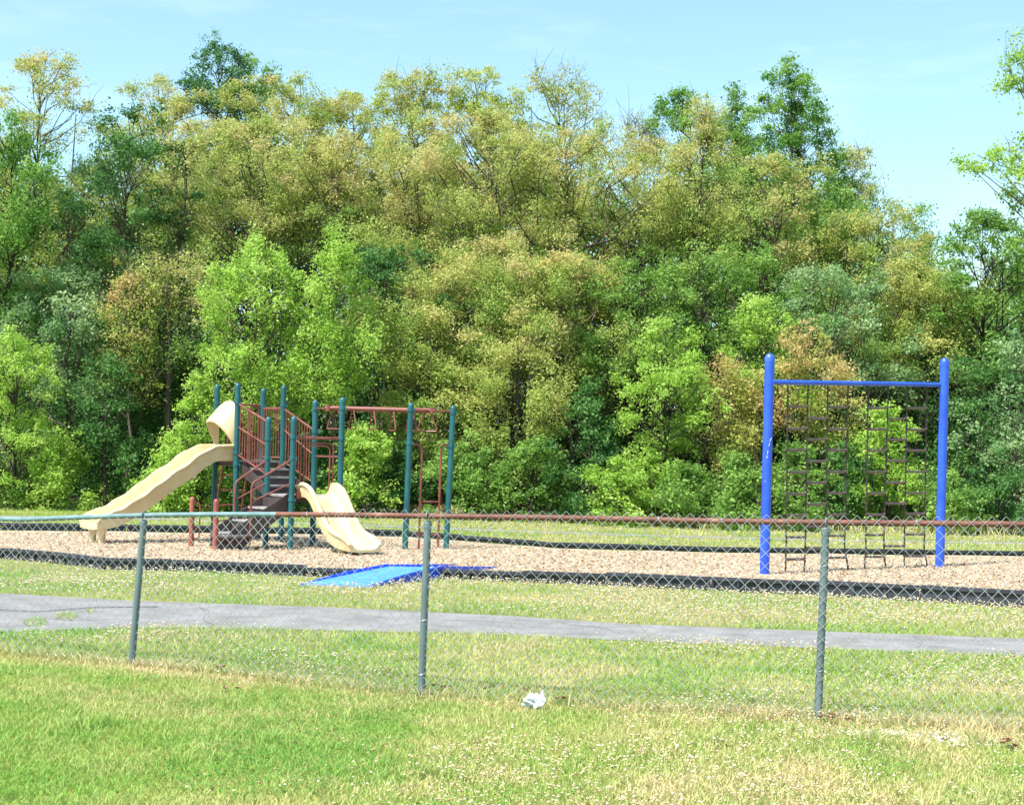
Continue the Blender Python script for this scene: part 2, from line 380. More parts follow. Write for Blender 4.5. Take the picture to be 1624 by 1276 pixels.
# upper steps (from the high deck down to the low deck)
up_st = MB(); nst = 4
for k in range(1, nst):
    t = (k - .0) / nst; z = HD + (LD - HD) * t; c = (P2 + T4) / 2 + bv * LN * t
    o = MB().box(c + Z * (z - .015), a * (SD / 2 - .1), bv * .14, Z * .015).build('stair_tread', TREAD, play, bevel=.005)
    MB().box(c + bv * .125 + Z * (z - .095), a * (SD / 2 - .1), bv * .01, Z * .063).build('riser', DARKDECK, o)
for e0 in (P2 + a * .07, T4 - a * .1):
    poly = [up(e0, HD - .02), up(e0 + bv * LN, LD + .06), up(e0 + bv * LN, LD - .13), up(e0 + bv * .1, HD - .28), up(e0, HD - .28)]
    MB().prism(poly, a * .03).build('stair_stringer', DARKDECK, play, bevel=.004)
# lower steps (from the low deck down to the transfer platform)
m0 = (S1 + S2) / 2
for k, (d, z) in enumerate(((.24, .69), (.5, .49), (.76, .3))):
    c = m0 - a * d
    o = MB().box(c + Z * (z - .015), bv * (SD / 2 - .11), a * .14, Z * .015).build('stair_tread', TREAD, play, bevel=.005)
    MB().box(c + a * .13 + Z * (z + .075), bv * (SD / 2 - .11), a * .009, Z * .075).build('riser', DARKDECK, o)
for e0 in (S1 + bv * .08, S2 - bv * .11):
    poly = [up(e0, LD + .03), up(e0 - a * .98, .33), up(e0 - a * 1.0, .08), up(e0 - a * .76, .08), up(e0, LD - .24)]
    MB().prism(poly, bv * .03).build('stair_stringer', DARKDECK, play, bevel=.004)
# transfer platform: half-round low seat on a scalloped base
tcn = m0 - a * .88 + bv * .18
mb = MB(); ring = []
for z, rr in ((.235, .31), (.25, .33), (.275, .33), (.285, .315)):
    ring.append([tcn + np.array([math.cos(q) * rr, math.sin(q) * rr * .8, z]) for q in np.linspace(0, 2 * math.pi, 29)[:-1]])
mb.loft(ring); pf = mb.build('transfer_platform', SEATV, play)
mb = MB(); ring = []
for z, rr in ((.04, .2), (.15, .17), (.234, .26)):
    ring.append([tcn + np.array([math.cos(q) * rr * (1 + .14 * math.cos(6 * q)), math.sin(q) * rr * .8 * (1 + .14 * math.cos(6 * q)), z]) for q in np.linspace(0, 2 * math.pi, 49)[:-1]])
mb.loft(ring); mb.build('platform_base', mat('dark_red_brown_plastic', rgb(58, 36, 34), rgb(78, 48, 44), 6, .55), pf)
# grab posts
gp1 = G(303, 866, MZ); gp2 = G(341, 872, MZ)
q1 = post(play, gp1 - Z * .1, gp1 + Z * .78, .04, BROWNPOST, name='grab_post')
q2 = post(play, gp2 - Z * .1, gp2 + Z * .78, .042, BROWNPOST, name='grab_post')
for g, s_ in ((gp1, 1), (gp2, 1)):
    d = (a * .9 + bv * .1)
    if g is gp2: continue
    MB().tube(rpath([g + Z * .68, g + Z * .68 + d * .14, g + Z * .12 + d * .14, g + Z * .12], .06), .014, 8).build('grab_loop', BROWNPOST, q1)
d = a * .3 + bv * -.8
MB().tube(rpath([gp2 + Z * .68, gp2 + Z * .68 + d * .16, gp2 + Z * .12 + d * .16, gp2 + Z * .12], .06), .014, 8).build('grab_loop', BROWNPOST, q2)

# stair handrails (lower flight)
for base, z0, l, zb in ((S1, 1.43, .55, .2), (S2, 1.45, .68, .12)):
    e = base - a * l
    rail([up(base, z0), up(e, 1.07), up(e - a * .01, zb)], .017, name='handrail', rr=.07)
    rail([up(base, z0 - .37), up(e, .79)], .013, name='handrail')
# sloped barriers of the upper flight
def barrier(A, B, zs, ze, n_p, skip=.06, sag=.0):
    u = B - A
    o = rail([up(A, zs[0]), up(B, ze[0])], .019, name='barrier_rail')
    rail([up(A + u * .03, zs[1]), up(B - u * .03, ze[1])], .014, name='barrier_rail')
    rail([up(A, zs[2]), up(B, ze[2])], .015, name='barrier_rail')
    for k in range(n_p):
        t = (k + 1) / (n_p + 1); p = A + u * t
        MB().tube([up(p, zs[2] + (ze[2] - zs[2]) * t), up(p, zs[0] + (ze[0] - zs[0]) * t)], .009, 6).build('picket', MAROON, play)
barrier(P2, S1, (2.34, 1.95, 1.50), (2.03, 1.66, 1.19), 11)
barrier(T4, T5, (2.28, 1.92, 1.40), (1.91, 1.52, 1.06), 11)
barrier(T3, T4, (2.30, 2.28, 1.46), (2.30, 2.28, 1.46), 8)
# entry hoop above the ladder (far side of the high deck)
for f0, f1 in ((.06, .28), (.72, .94)):
    pA = P1 + a * SD * f0; pB = P1 + a * SD * f1
    rail([up(pA, HD), up(pA, 2.33), up(pB, 2.33), up(pB, HD)], .017, name='entry_hoop', rr=.09)
rail([up(P1, 2.36), up(T3, 2.36)], .018, name='rail')
# curved ladder on the far side
la = MB()
lx = [P1 + a * (SD / 2 - .24), P1 + a * (SD / 2 + .24)]
for p in lx:
    rail([up(p, HD + .4), up(p - bv * .05, HD), up(p - bv * .28, .7), up(p - bv * .4, 0)], .019, name='ladder_rail', rr=.35)
for z, off in ((1.12, .14), (.86, .23), (.60, .31), (.33, .35)):
    rail([up(lx[0] - bv * off, z), up((lx[0] + lx[1]) / 2 - bv * off, z + .02), up(lx[1] - bv * off, z)], .014, name='ladder_rung', rr=.1)

# slides
def slide(name, base, direc, side, path, wfun, wallfun, label, thick=.035, waves=None):
    """path: (distance, z); trough lofted along it"""
    sp = smooth_path([(d, 0, z) for d, z in path], 7); rings = []; n_ = len(sp)
    for i, q in enumerate(sp):
        t = i / (n_ - 1); A_ = sp[max(i - 1, 0)]; B_ = sp[min(i + 1, n_ - 1)]
        tan = np.array([B_[0] - A_[0], B_[2] - A_[2]]); tan /= np.linalg.norm(tan)
        nrm = direc * (-tan[1]) + Z * tan[0]            # perpendicular to the bed
        c = base + direc * q[0] + Z * q[2]; W = wfun(t); h = wallfun(t); T = thick
        pf_ = []
        for sg in (-1, 1):
            q_ = [(W + .01, -T * .6), (W + .03, h * .45), (W + .035, h * .78), (W + .06, h * .83), (W + .062, h * .94), (W + .045, h + .006), (W + .02, h + .01), (W - .005, h + .002), (W - .02, h * .9), (W - .04, h * .45), (W - .07, h * .22), (W - .13, .006)]
            pf_ += [(sg * x, y) for x, y in (q_ if sg > 0 else q_[::-1])]
        pf_ = pf_[12:] + pf_[:12]; pf_ = pf_ + [(-W * .5, -T), (W * .5, -T)]
        rings.append([c + side * x + nrm * y for x, y in pf_])
    return MB().loft(rings).build(name, CREAM, play, label=label)
M1 = (P1 + P2) / 2
p1 = [(-.02, 1.42), (.2, 1.42), (.42, 1.36), (.75, 1.13), (1.1, .9), (1.4, .68), (1.75, .46), (2.05, .33), (2.35, .30)]
wall1 = lambda t: .235 + .011 * math.sin(t * 46) * (1 if .15 < t < .9 else .2) - (.13 * max(0, (t - .9) / .1) ** 1.5)
sl1 = slide('slide', M1, -a, bv, p1, lambda t: .335 + .03 * max(0, (t - .8) / .2), wall1, 'long wavy cream slide')
for s_ in (-1, 1):
    c = M1 - a * 2.2 + bv * .2 * s_
    MB().tube([up(c, .0), up(c, .16), up(c, .3)], [.05, .055, .09], 10).build('slide_foot', CREAM, sl1)
# cleats under the long slide
for dd, zz in ((.72, 1.125), (1.13, .865)):
    MB().box(M1 - a * dd + bv * .35 + Z * (zz), a * .03, bv * .02, Z * .035).build('slide_bracket', CREAM, sl1, bevel=.01)
# hood
rings = []; nU = 22
def hoodpt(u, f, inset):
    s_ = math.sin(u); e = .04 + .30 * s_ ** .9
    w_ = SD / 2 - .045 - inset
    zb = 1.66 + (.74 - inset) * s_ ** .55; zf = 1.60 + (.47 - inset) * s_ ** .75
    z = zb + (zf - zb) * f ** 1.2
    wv = w_ * (1 - .12 * f * s_)
    return M1 - a * (e * f - .02) + bv * (-math.cos(u) * abs(math.cos(u)) ** -.35 * wv if abs(math.cos(u)) > 1e-4 else 0) + Z * z
grid_o = [[hoodpt(math.pi * (.001 + .998 * i / nU), j / 8, 0) for i in range(nU + 1)] for j in range(9)]
grid_i = [[hoodpt(math.pi * (.001 + .998 * i / nU), j / 8, .03) for i in range(nU + 1)] for j in range(9)]
V = [p for r in grid_o for p in r] + [p for r in grid_i for p in r]; n1 = nU + 1; off = 9 * n1; F = []
for j in range(8):
    for i in range(nU):
        q = j * n1 + i; F.append((q, q + 1, q + n1 + 1, q + n1)); F.append((off + q, off + q + n1, off + q + n1 + 1, off + q + 1))
for i in range(nU):
    F.append((i, off + i, off + i + 1, i + 1)); q = 8 * n1 + i; F.append((q, q + 1, off + q + 1, off + q))
for j in range(8):
    q = j * n1; F.append((q, q + n1, off + q + n1, off + q)); q += nU; F.append((q, off + q, off + q + n1, q + n1))
MB().add(V, F).build('slide_hood', CREAM, play)
# short slide
M2 = (S2 + T6) / 2
p2 = [(-.02, .88), (.16, .88), (.34, .78), (.6, .5), (.86, .27), (1.12, .17), (1.38, .14), (1.6, .13)]
wall2 = lambda t: (.2 if t < .78 else .2 - .12 * min(1, (t - .78) / .22) ** 1.4) * (min(1, .6 + t * 5))
sl2 = slide('slide', M2, bv, a, p2, lambda t: .265 - .03 * t, wall2, 'short cream slide')
MB().box(M2 + bv * 1.15 + Z * .06, a * .2, bv * .03, Z * .08).build('slide_foot', CREAM, sl2, bevel=.01)
# top bar and sit-down hoop over the short slide
rail([up(S2, 1.79), up(T6, 1.79)], .022, name='rail')
for f0 in (.17, .24):
    A_ = S2 + a * SD * f0; B_ = S2 + a * SD * (1.02 - f0)
    rail([up(A_, LD), up(A_, 1.71 - (f0 - .17) * .6), up(B_, 1.71 - (f0 - .17) * .6), up(B_, LD)], .014, name='entry_hoop', rr=.1)
for t in (.12, .9):
    MB().box(up(S2 + a * SD * t + bv * .02, .9), a * .035, bv * .03, Z * .07).build('slide_clamp', MAROON, play, bevel=.012)
# low barriers between short posts and far side of the low deck
rail([up(T5, 1.5), up(T6, 1.5)], .015, name='rail')

# overhead trapeze beam
zb_ = 2.28
rail([up(T5, zb_), up(T6, zb_)], .016, name='cross_bar'); rail([up(T7 + [.04, 0, 0], zb_), up(T8 + [.06, 0, 0], zb_ - .01)], .016, name='cross_bar')
B0 = up((T5 + T6) / 2 - a * .0, zb_); B1 = up((T7 + T8) / 2 + [.06, 0, 0], zb_ - .01); bd = (B1 - B0) / np.linalg.norm(B1 - B0)
MB().tube([B0 - bd * .05, B0 - bd * .045, B1 + bd * .045, B1 + bd * .05], [.03, .042, .042, .03], 14).build('overhead_beam', MAROON, play)
for e in (B0, B1):
    MB().tube([e - Z * .045, e + Z * .055], .05, 12).build('beam_joint', MAROON, play)
BL = np.linalg.norm(B1 - B0)
for t, yaw in ((.07, 28), (.235, 62), (.43, 64), (.62, 66), (.80, 55), (.955, 8)):
    c = B0 + bd * BL * t - Z * .03; y = math.radians(yaw); d = np.array([math.cos(y), -math.sin(y), 0])
    MB().tube(rpath([c - d * .05, c - d * .17 - Z * .3, c + d * .17 - Z * .3, c + d * .05], .05), .0125, 8).build('trapeze_handle', MAROON, play)
# end ladder
lL = G(664.5, 867, MZ); lR = G(697, 867, MZ)
lL = T7 + (T8 - T7) * .33; lR = T7 + (T8 - T7) * .80
for p, q in ((lL, T7), (lR, T8)):
    rail([up(q, 1.73), up(p + [.02, 0, 0], 1.73), up(p, 0)], .02, name='ladder_rail', rr=.12)
for z in (.81, .28): rail([up(lL, z), up(lR, z)], .014, name='ladder_rung')

# ------------------------------------------------------------------ blue net climber
bl = G(1212, 910, MZ); br = G(1490, 898, MZ)
net = empty('net_climber', tuple((bl + br) / 2), 'blue climbing frame with hanging chain ladders, standing on the wood chips', 'climbing frame')
tl = AT(1221, 560, bl[1]); tr_ = AT(1498.5, 567, br[1])
pl = post(net, bl - Z * .15, tl, .066, BLUE); pr = post(net, br - Z * .15, tr_, .068, BLUE)
# scuffs on the left post (thin chips of bare metal)
mb = MB()
for (x, y, l, tilt) in ((1222, 697, .06, .4), (1220, 705, .05, .3), (1217.5, 717, .05, .1), (1216.5, 724, .04, .1), (1213.5, 763, .015, 0)):
    p = AT(x, y, bl[1] - .067); dd = np.array([tilt, 0, 1.0]); dd /= np.linalg.norm(dd)
    mb.box(p, np.array([.004, 0, 0]), (0, .002, 0), dd * l / 2)
mb.build('scuff', BLUESCUFF, pl, smooth=False)
tA = AT(1229, 606, bl[1]); tB = AT(1491, 610, br[1])
MB().tube([tA - (tB - tA) * .02, tB], .034, 14).build('top_bar', BLUE, net)
dbar = tB - tA
tops_z4 = [228, 332, 435, 540, 645, 750, 847, 950]; bots_z4 = [215, 312, 418, 545, 625, 738, 832, 955]; mids = [218, 318, 423, 522, 632, 725, 832, 935]
rung_y = {0: [340, 455, 565, 680, 792, 903, 1016, 1130], 1: [400, 511, 622, 735, 846, 960, 1073], 2: [343, 457, 566, 678, 788, 900, 1010, 1123],
          4: [347, 458, 568, 678, 790, 900, 1005, 1118], 5: [403, 511, 622, 733, 842, 955, 1063], 6: [348, 460, 568, 678, 788, 895, 1003, 1115]}
def z4(x, y): return 1180 + x / 3.272, 540 + y / 3.272
def netpt(x4, y4):
    px, py = z4(x4, y4); d = Fv + Rv * (px - CX) / FPX + Uv * (CY - py) / FPX
    nn = np.array([dbar[1], -dbar[0], 0]); nn /= np.linalg.norm(nn)
    t = ((tA - Cv) @ nn) / (d @ nn); return Cv + d * t
def colx(k, y):
    return float(np.interp(y, [235, 1075, 1200], [tops_z4[k], mids[k], bots_z4[k]]))
chain_pts = []
rng = np.random.default_rng(4)
for k in range(8):
    yb = 1205 - 3 * k
    P = []
    for y in np.linspace(232, yb, 60):
        p = netpt(colx(k, y) + 1.0 * math.sin(y * .05 + k), y); P.append(p)
    P = np.array(P)
    mb = MB(); 
    # chain: alternating links, so the silhouette is lumpy
    cum = np.concatenate([[0], np.cumsum(np.linalg.norm(np.diff(P, axis=0), axis=1))]); nl = int(cum[-1] / .045)
    for q in range(nl):
        s0 = (q + .5) * cum[-1] / nl; c = np.array([np.interp(s0, cum, P[:, i]) for i in range(3)])
        wd = .025 if q % 2 else .017
        mb.tube([c - Z * .027, c - Z * .016, c + Z * .016, c + Z * .027], [.004, wd * .62, wd * .62, .004], 5, caps=False)
    mb.build('chain', ROPE, net)
for k, ys in rung_y.items():
    for y in ys:
        A_ = netpt(colx(k, y), y - 4 + rng.uniform(-1, 1)); B_ = netpt(colx(k + 1, y), y - 4 + rng.uniform(-1, 1)); d = B_ - A_
        MB().tube([A_, A_ + d * .06 - Z * .012, A_ + d * .12 - Z * .018, B_ - d * .12 - Z * .018, B_ - d * .06 - Z * .012, B_], [.018, .02, .018, .018, .02, .018], 8).build('rung', RUNG, net)

# ------------------------------------------------------------------ blue access ramp over the edging
L1 = G(481, 929, .0); L2 = G(583, 932, .0); H1 = G(616, 914); H1[2] = 0; H2 = G(703, 916.5); H2[2] = 0
E1 = H1 + (H1 - L1) * .95; E2 = H2 + (H2 - L2) * .78
ramp = empty('access_ramp', tuple((L1 + L2) / 2), 'low blue plastic ramp climbing from the grass over the black edging', 'ramp')
zc = .135
mb = MB(); mb.prism([up(L1, .012), up(H1, zc), up(E1, .06), up(E1, .02), up(H1, .03), up(L1, .002)], (0, 0, 0))
def slab(name, quad_lo, quad_hi, m, t=.03):
    V = [quad_lo[0], quad_lo[1], quad_hi[1], quad_hi[0]]; V2 = [p - Z * t for p in V]
    return MB().add(V + V2, [(0, 1, 2, 3), (7, 6, 5, 4), (0, 4, 5, 1), (1, 5, 6, 2), (2, 6, 7, 3), (3, 7, 4, 0)]).build(name, m, ramp, smooth=False)
slab('ramp_surface', (up(L1, .03), up(L2, .03)), (up(H1, zc), up(H2, zc)), RAMPDECK)
slab('ramp_surface', (up(H1, zc - .001), up(H2, zc - .001)), (up(E1, .02), up(E2, .02)), RAMPDECK)
for A_, H_, E_, s_ in ((L1, H1, E1, -1), (L2, H2, E2, 1)):
    wd = (L2 - L1) / np.linalg.norm(L2 - L1) * .035 * s_
    MB().prism([up(A_, 0), up(A_, .03), up(A_ + (H_ - A_) * .5, .12), up(H_, .165), up(H_, 0)], wd).build('ramp_side', RAMPBLUE, ramp, bevel=.006)
    MB().prism([up(H_, .02), up(H_, .158), up(E_, .07), up(E_, .02)], wd * .98).build('ramp_side', RAMPBLUE, ramp, bevel=.006)

# ------------------------------------------------------------------ chain-link fence
pb = [G(208, 1058), G(668, 1103), G(1297, 1142)]
pt = [AT(229, 817, pb[0][1]), AT(679, 818, pb[1][1]), AT(1310, 828, pb[2][1])]
d01 = pb[0] - pb[1]; d21 = pb[2] - pb[1]
pbL = pb[0] + d01 * .95; ptL = AT(PJ(pbL)[0] + 15, 822, pbL[1]); pbR = pb[2] + (pb[2] - pb[1]) * 1.05; ptR = AT(PJ(pbR)[0] + 12, 836, pbR[1])
PB = [pbL] + pb + [pbR]; PT = [ptL] + pt + [ptR]
fence = empty('chain_link_fence', tuple(pb[1]), 'chain-link fence with green and rusty top rail crossing the lawn in front of the playground', 'fence')
for i, (p, q) in enumerate(zip(PB, PT)):
    lab = {1: 'leftmost fence post, leaning right', 2: 'middle fence post', 3: 'right fence post with a wire hook cap'}.get(i)
    ax = (q - p) / np.linalg.norm(q - p)
    o = MB().tube([p - ax * .1, q - ax * .035], .0245, 14).build('fence_post', FPOST, fence, label=lab)
    c = q - ax * .05
    mb = MB(); mb.tube([c - ax * .03, c + ax * .005, c + ax * .02], [.0275, .0275, .014], 14)
    # strap of the cap curling over the rail
    fd = (PB[min(i + 1, 4)] - PB[max(i - 1, 0)]); fd[2] = 0; fd /= np.linalg.norm(fd); nv = np.array([fd[1], -fd[0], 0])
    loop = [q + nv * .03 * math.cos(t) + Z * .03 * math.sin(t) for t in np.linspace(-.8, math.pi + .8, 12)]
    mb.tube(loop, .006, 6)
    mb.build('post_cap', FPOST, o)
    if i in (2, 3):
        for hh in ((.12, .42) if i == 2 else (.25, .78, .97)):
            cc = p + (q - p) * hh
            MB().tube([cc + nv * .026 * math.cos(t) + fd * .026 * math.sin(t) + Z * .006 * math.sin(2 * t) for t in np.linspace(0, 2 * math.pi, 13)], .0019, 5, caps=False).build('tie_wire', GALV, o)
def fplane(px, py):
    """point on the vertical surface through the post heads"""
    for i in range(4):
        A_, B_ = PT[i], PT[i + 1]; x0, x1 = PJ(A_)[0], PJ(B_)[0]
        if px <= x1 or i == 3: break
    d = Fv + Rv * (px - CX) / FPX + Uv * (CY - py) / FPX; nn = np.array([(B_ - A_)[1], -(B_ - A_)[0], 0])
    t = ((A_ - Cv) @ nn) / (d @ nn); return Cv + d * t
rl = [(PJ(ptL)[0], 822), (0, 822.5), (30, 823.5), (60, 822.5), (140, 819.5), (229, 817), (330, 815.5), (441, 815.5)]
rr_ = [(441, 815.5), (560, 816), (679, 818), (840, 820), (1000, 823), (1150, 826), (1310, 828), (1460, 829.5), (1624, 831), (PJ(ptR)[0], 836)]
RL = [fplane(*q) for q in rl]; RR = [fplane(*q) for q in rr_]
MB().tube(smooth_path(RL, 3), .0185, 12).build('top_rail', FRAIL_G, fence, label='faded green section of top rail, bent down at its left end')
MB().tube(smooth_path(RR, 3), .0185, 12).build('top_rail', FRAIL_R, fence, label='rusty brown section of top rail')
MB().tube([RR[0] - (RR[1] - RR[0]) * .015, RR[0] + (RR[1] - RR[0]) * .02], .0205, 12).build('rail_sleeve', FRAIL_R, fence)
railpts = np.array(RL + RR[1:])
for px in (32, 488, 596, 700, 1045, 1144, 1453):
    c = np.array([np.interp(px, [q[0] for q in rl + rr_[1:]], railpts[:, i]) for i in range(3)])
    MB().tube([c + np.array([.004 * math.sin(t * 2), .0205 * math.cos(t), .0205 * math.sin(t)]) for t in np.linspace(0, 2 * math.pi, 13)], .0024, 5, caps=False).build('rail_tie', GALV, fence)
# wire fabric
base = np.array(PB); seglen = np.linalg.norm(np.diff(base, axis=0), axis=1); cum = np.concatenate([[0], np.cumsum(seglen)])
railcum = np.array([np.interp(p[0], base[:, 0], cum) for p in railpts])
Pw = .04; nW = int(cum[-1] / Pw); 
def fab(s_, h, total):
    bp_ = np.stack([np.interp(s_, cum, base[:, i]) for i in range(3)], -1)
    # head of the surface: the rail above
    tp = np.stack([np.interp(s_, railcum, railpts[:, i]) for i in range(3)], -1)
    return bp_ + (tp - bp_) * (h / total)[..., None]
V = []; F = []; nv_ = 0; rw = .0017
s_split = np.interp(PJ(RR[1])[0], [PJ(p)[0] for p in railpts], railcum)
fd0 = (base[-1] - base[0]); fd0 /= np.linalg.norm(fd0); nvv = np.array([fd0[1], -fd0[0], 0])
jj = np.arange(0, 32)
for k in range(nW):
    s0 = Pw * k
    topoff = .045 if s0 > s_split - .25 else -.012
    tot = 1.215; hh = tot + topoff - (31 - jj) * Pw
    # wires alternate: left on even rows, right on odd
    ss = s0 + np.where((jj + k) % 2, Pw, 0.0) + .004 * np.sin(s0 * 3 + hh * 5)
    ss = np.clip(ss, 0, cum[-1])
    wob = .02 * np.sin(s0 * 2.1) * np.sin(hh * 2.6)
    P = fab(ss, hh, tot * np.ones_like(hh)) + nvv * (.021 + wob + np.where((jj + k) % 2, .002, -.002))[:, None]
    P = P[hh > .015]
    m_ = len(P)
    t_ = np.gradient(P, axis=0); t_ /= np.linalg.norm(t_, axis=1)[:, None]
    u_ = np.array([1.0, 0, 0]); b1 = np.tile(u_, (m_, 1)); b2 = np.tile(nvv, (m_, 1))
    ring = np.stack([P + b1 * rw * 1.3, P + b2 * rw, P - b1 * rw * 1.3, P - b2 * rw], 1).reshape(-1, 3)
    V.append(ring); idx = nv_ + np.arange(m_ - 1)[:, None] * 4 + np.arange(4)[None, :]; idn = nv_ + np.arange(m_ - 1)[:, None] * 4 + (np.arange(4) + 1)[None, :] % 4
    F.append(np.stack([idx, idn, idn + 4, idx + 4], -1).reshape(-1, 4)); nv_ += m_ * 4
mesh_np('wire_mesh', np.concatenate(V), np.concatenate(F), GALV, fence, smooth=True)

# ------------------------------------------------------------------ litter, stones, dead leaves
bp0 = G(847, 1124)
rng = np.random.default_rng(9)
nu, nvq = 22, 14; V = []
for i in range(nvq):
    for j in range(nu):
        ph = math.pi * i / (nvq - 1); th = 2 * math.pi * j / nu
        r = .06 * (1 + .35 * math.sin(3 * th + 2 * ph) * math.sin(ph) + .22 * math.sin(7 * th - 5 * ph) + rng.uniform(-.14, .14))
        r *= .85; V.append(bp0 + np.array([r * math.sin(ph) * math.cos(th) * 1.15, r * math.sin(ph) * math.sin(th) * .9, .05 + .8 * r * math.cos(ph)]))
V.append(bp0 + [.05, 0, .13]); V.append(bp0 + [.065, .01, .115]); V.append(bp0 + [.03, .0, .07]); V.append(bp0 + [.06, 0, .06])
F = [(i * nu + j, i * nu + (j + 1) % nu, (i + 1) * nu + (j + 1) % nu, (i + 1) * nu + j) for i in range(nvq - 1) for j in range(nu)]
F.append((nu * nvq, nu * nvq + 1, nu * nvq + 3, nu * nvq + 2))
bg_ = mesh_np('plastic_bag', V, F, BAG, smooth=False)
tag(bg_, 'crumpled white plastic bag lying in the grass in front of the fence', 'bag')
def dead_leaf(px, py, size, label, seed, n_=4):
    r = np.random.default_rng(seed); c = G(px, py); V = []; F = []; T = []
    for q in range(n_):
        cc = c + np.array([r.normal() * size * .6, r.normal() * size * .5, .03 + r.random() * .03]); yaw = r.random() * 6.3; N = 6
        for i in range(N + 1):
            t = i / N; wd = size * .32 * math.sin(math.pi * (t * .9 + .05)); x = (t - .5) * size; z = .35 * size * abs(t - .5) + r.uniform(-.006, .006)
            for s_ in (-1, 0, 1):
                y = s_ * wd; zz = z + abs(s_) * wd * .7
                V.append(cc + np.array([x * math.cos(yaw) - y * math.sin(yaw), x * math.sin(yaw) + y * math.cos(yaw), zz]))
        b0 = q * (N + 1) * 3
        for i in range(N):
            for s_ in (0, 1): F.append((b0 + i * 3 + s_, b0 + i * 3 + s_ + 1, b0 + i * 3 + s_ + 4, b0 + i * 3 + s_ + 3)); T.append(r.random())
    o = mesh_np('dead_leaf_clump', V, F, DEAD, smooth=False, attr={'tint': np.array(T)})
    return tag(o, label, 'dead leaves')
dead_leaf(702, 1099, .06, 'brown curled dead leaves just right of the middle fence post', 1, 4)
dead_leaf(346, 1070, .055, 'reddish dead leaves in the grass right of the leftmost fence post', 2, 4)
dead_leaf(1322, 1150, .06, 'dry dead leaves beside the foot of the right fence post', 3, 4)
dead_leaf(1604, 1190, .065, 'dark curled dead leaves at the right edge of the lawn', 4, 5)
dead_leaf(829, 1108, .045, 'brown dead leaves just behind the white plastic bag', 6, 3)
dead_leaf(893, 1119, .045, 'brown dead leaves to the right of the white plastic bag', 7, 3)
dead_leaf(374, 1100, .06, 'tiny dead leaves in the green grass between left and middle posts', 8, 2)

# ------------------------------------------------------------------ wood chips lying on the mulch
rng = np.random.default_rng(11)
def in_mulch(P):
    x, y = PJ(P); return (y < np.interp(x, *near_b) - 9) & (y > np.interp(x, *far_b) + 1.5)
N = 110000
Yc = 17.0 + 14 * rng.random(N) ** 1.2; Xc = (rng.random(N) - .5) * .84 * Yc
P = np.stack([Xc, Yc, np.full(N, MZ + .01)], -1); P = P[in_mulch(P)]; N = len(P)
ang = rng.random(N) * 6.28; ln = rng.uniform(.008, .026, N); wd = ln * rng.uniform(.25, .5, N)
dx = np.stack([np.cos(ang) * ln, np.sin(ang) * ln, rng.normal(0, .35, N) * ln], -1); dy = np.stack([-np.sin(ang) * wd, np.cos(ang) * wd, rng.normal(0, .3, N) * wd], -1)
P[:, 2] += rng.random(N) * .015
V = np.stack([P - dx - dy * .6, P + dx * .9 - dy, P + dx + dy, P - dx * .9 + dy], 1).reshape(-1, 3)
CHIP = attr_mat('wood_chip', [rgb(128, 104, 84), rgb(168, 148, 124), rgb(188, 168, 142), rgb(206, 190, 168)], trans=0, rough=.85, spec=.1)
o = mesh_np('wood_chips', V, np.arange(4 * N).reshape(-1, 4), CHIP, attr={'tint': rng.random(N)})
tag(o, 'pale wood chips scattered over the playground floor', 'wood chips', kind='stuff')

# ------------------------------------------------------------------ grass
def on_lawn(P, tol=0.0):
    x, y = PJ(P)
    wob = 2.5 * (vnoise(P[:, 0], P[:, 1], .3, 77) - .5) * 2 + 3 * (vnoise(P[:, 0], P[:, 1], .08, 78) - .5)
    m_ = (y > np.interp(x, *near_b) + 1) | (y < np.interp(x, *far_b) - 1)
    pth = (y < np.interp(x, *path_n) + wob) & (y > np.interp(x, *path_f) + wob * .6)
    tuft = (((x - 106) / 20) ** 2 + ((y - 978) / 5) ** 2 < 1) | (((x - 56) / 18) ** 2 + ((y - 988) / 7) ** 2 < 1) | (((x - 141) / 7) ** 2 + ((y - 970) / 3) ** 2 < 1)
    fp = abs(y - np.interp(x, *fpath)) < 1.4
    q_ = [L1, L2, H2, H1]; ins = np.ones(len(P), bool)
    for i in range(4):
        e = q_[(i + 1) % 4] - q_[i]; ins &= (e[0] * (P[:, 1] - q_[i][1]) - e[1] * (P[:, 0] - q_[i][0])) > -.02
    return ~ins & m_ & (~pth | tuft) & ~fp & (y > np.interp(x, *wood) - 1)
def dryness(X, Y):
    d = np.interp(X / Y * 2400, [-900, -350, 150, 850], [.25, .4, .52, .58])
    d = d + .6 * (vnoise(X, Y, 1.3, 21) - .5) + .5 * (vnoise(X, Y, .4, 22) - .5) + .35 * (vnoise(X, Y, .13, 23) - .5)
    ly = np.interp(X, [p[0] for p in PB], [p[1] for p in PB]); d += .45 * np.exp(-((Y - ly + .1) / .22) ** 2)
    d += .12 * (Y > 14.5); d += np.where(Y < 9.5, -.12 * (X < -.5), 0)
    return np.clip(d, 0, 1)
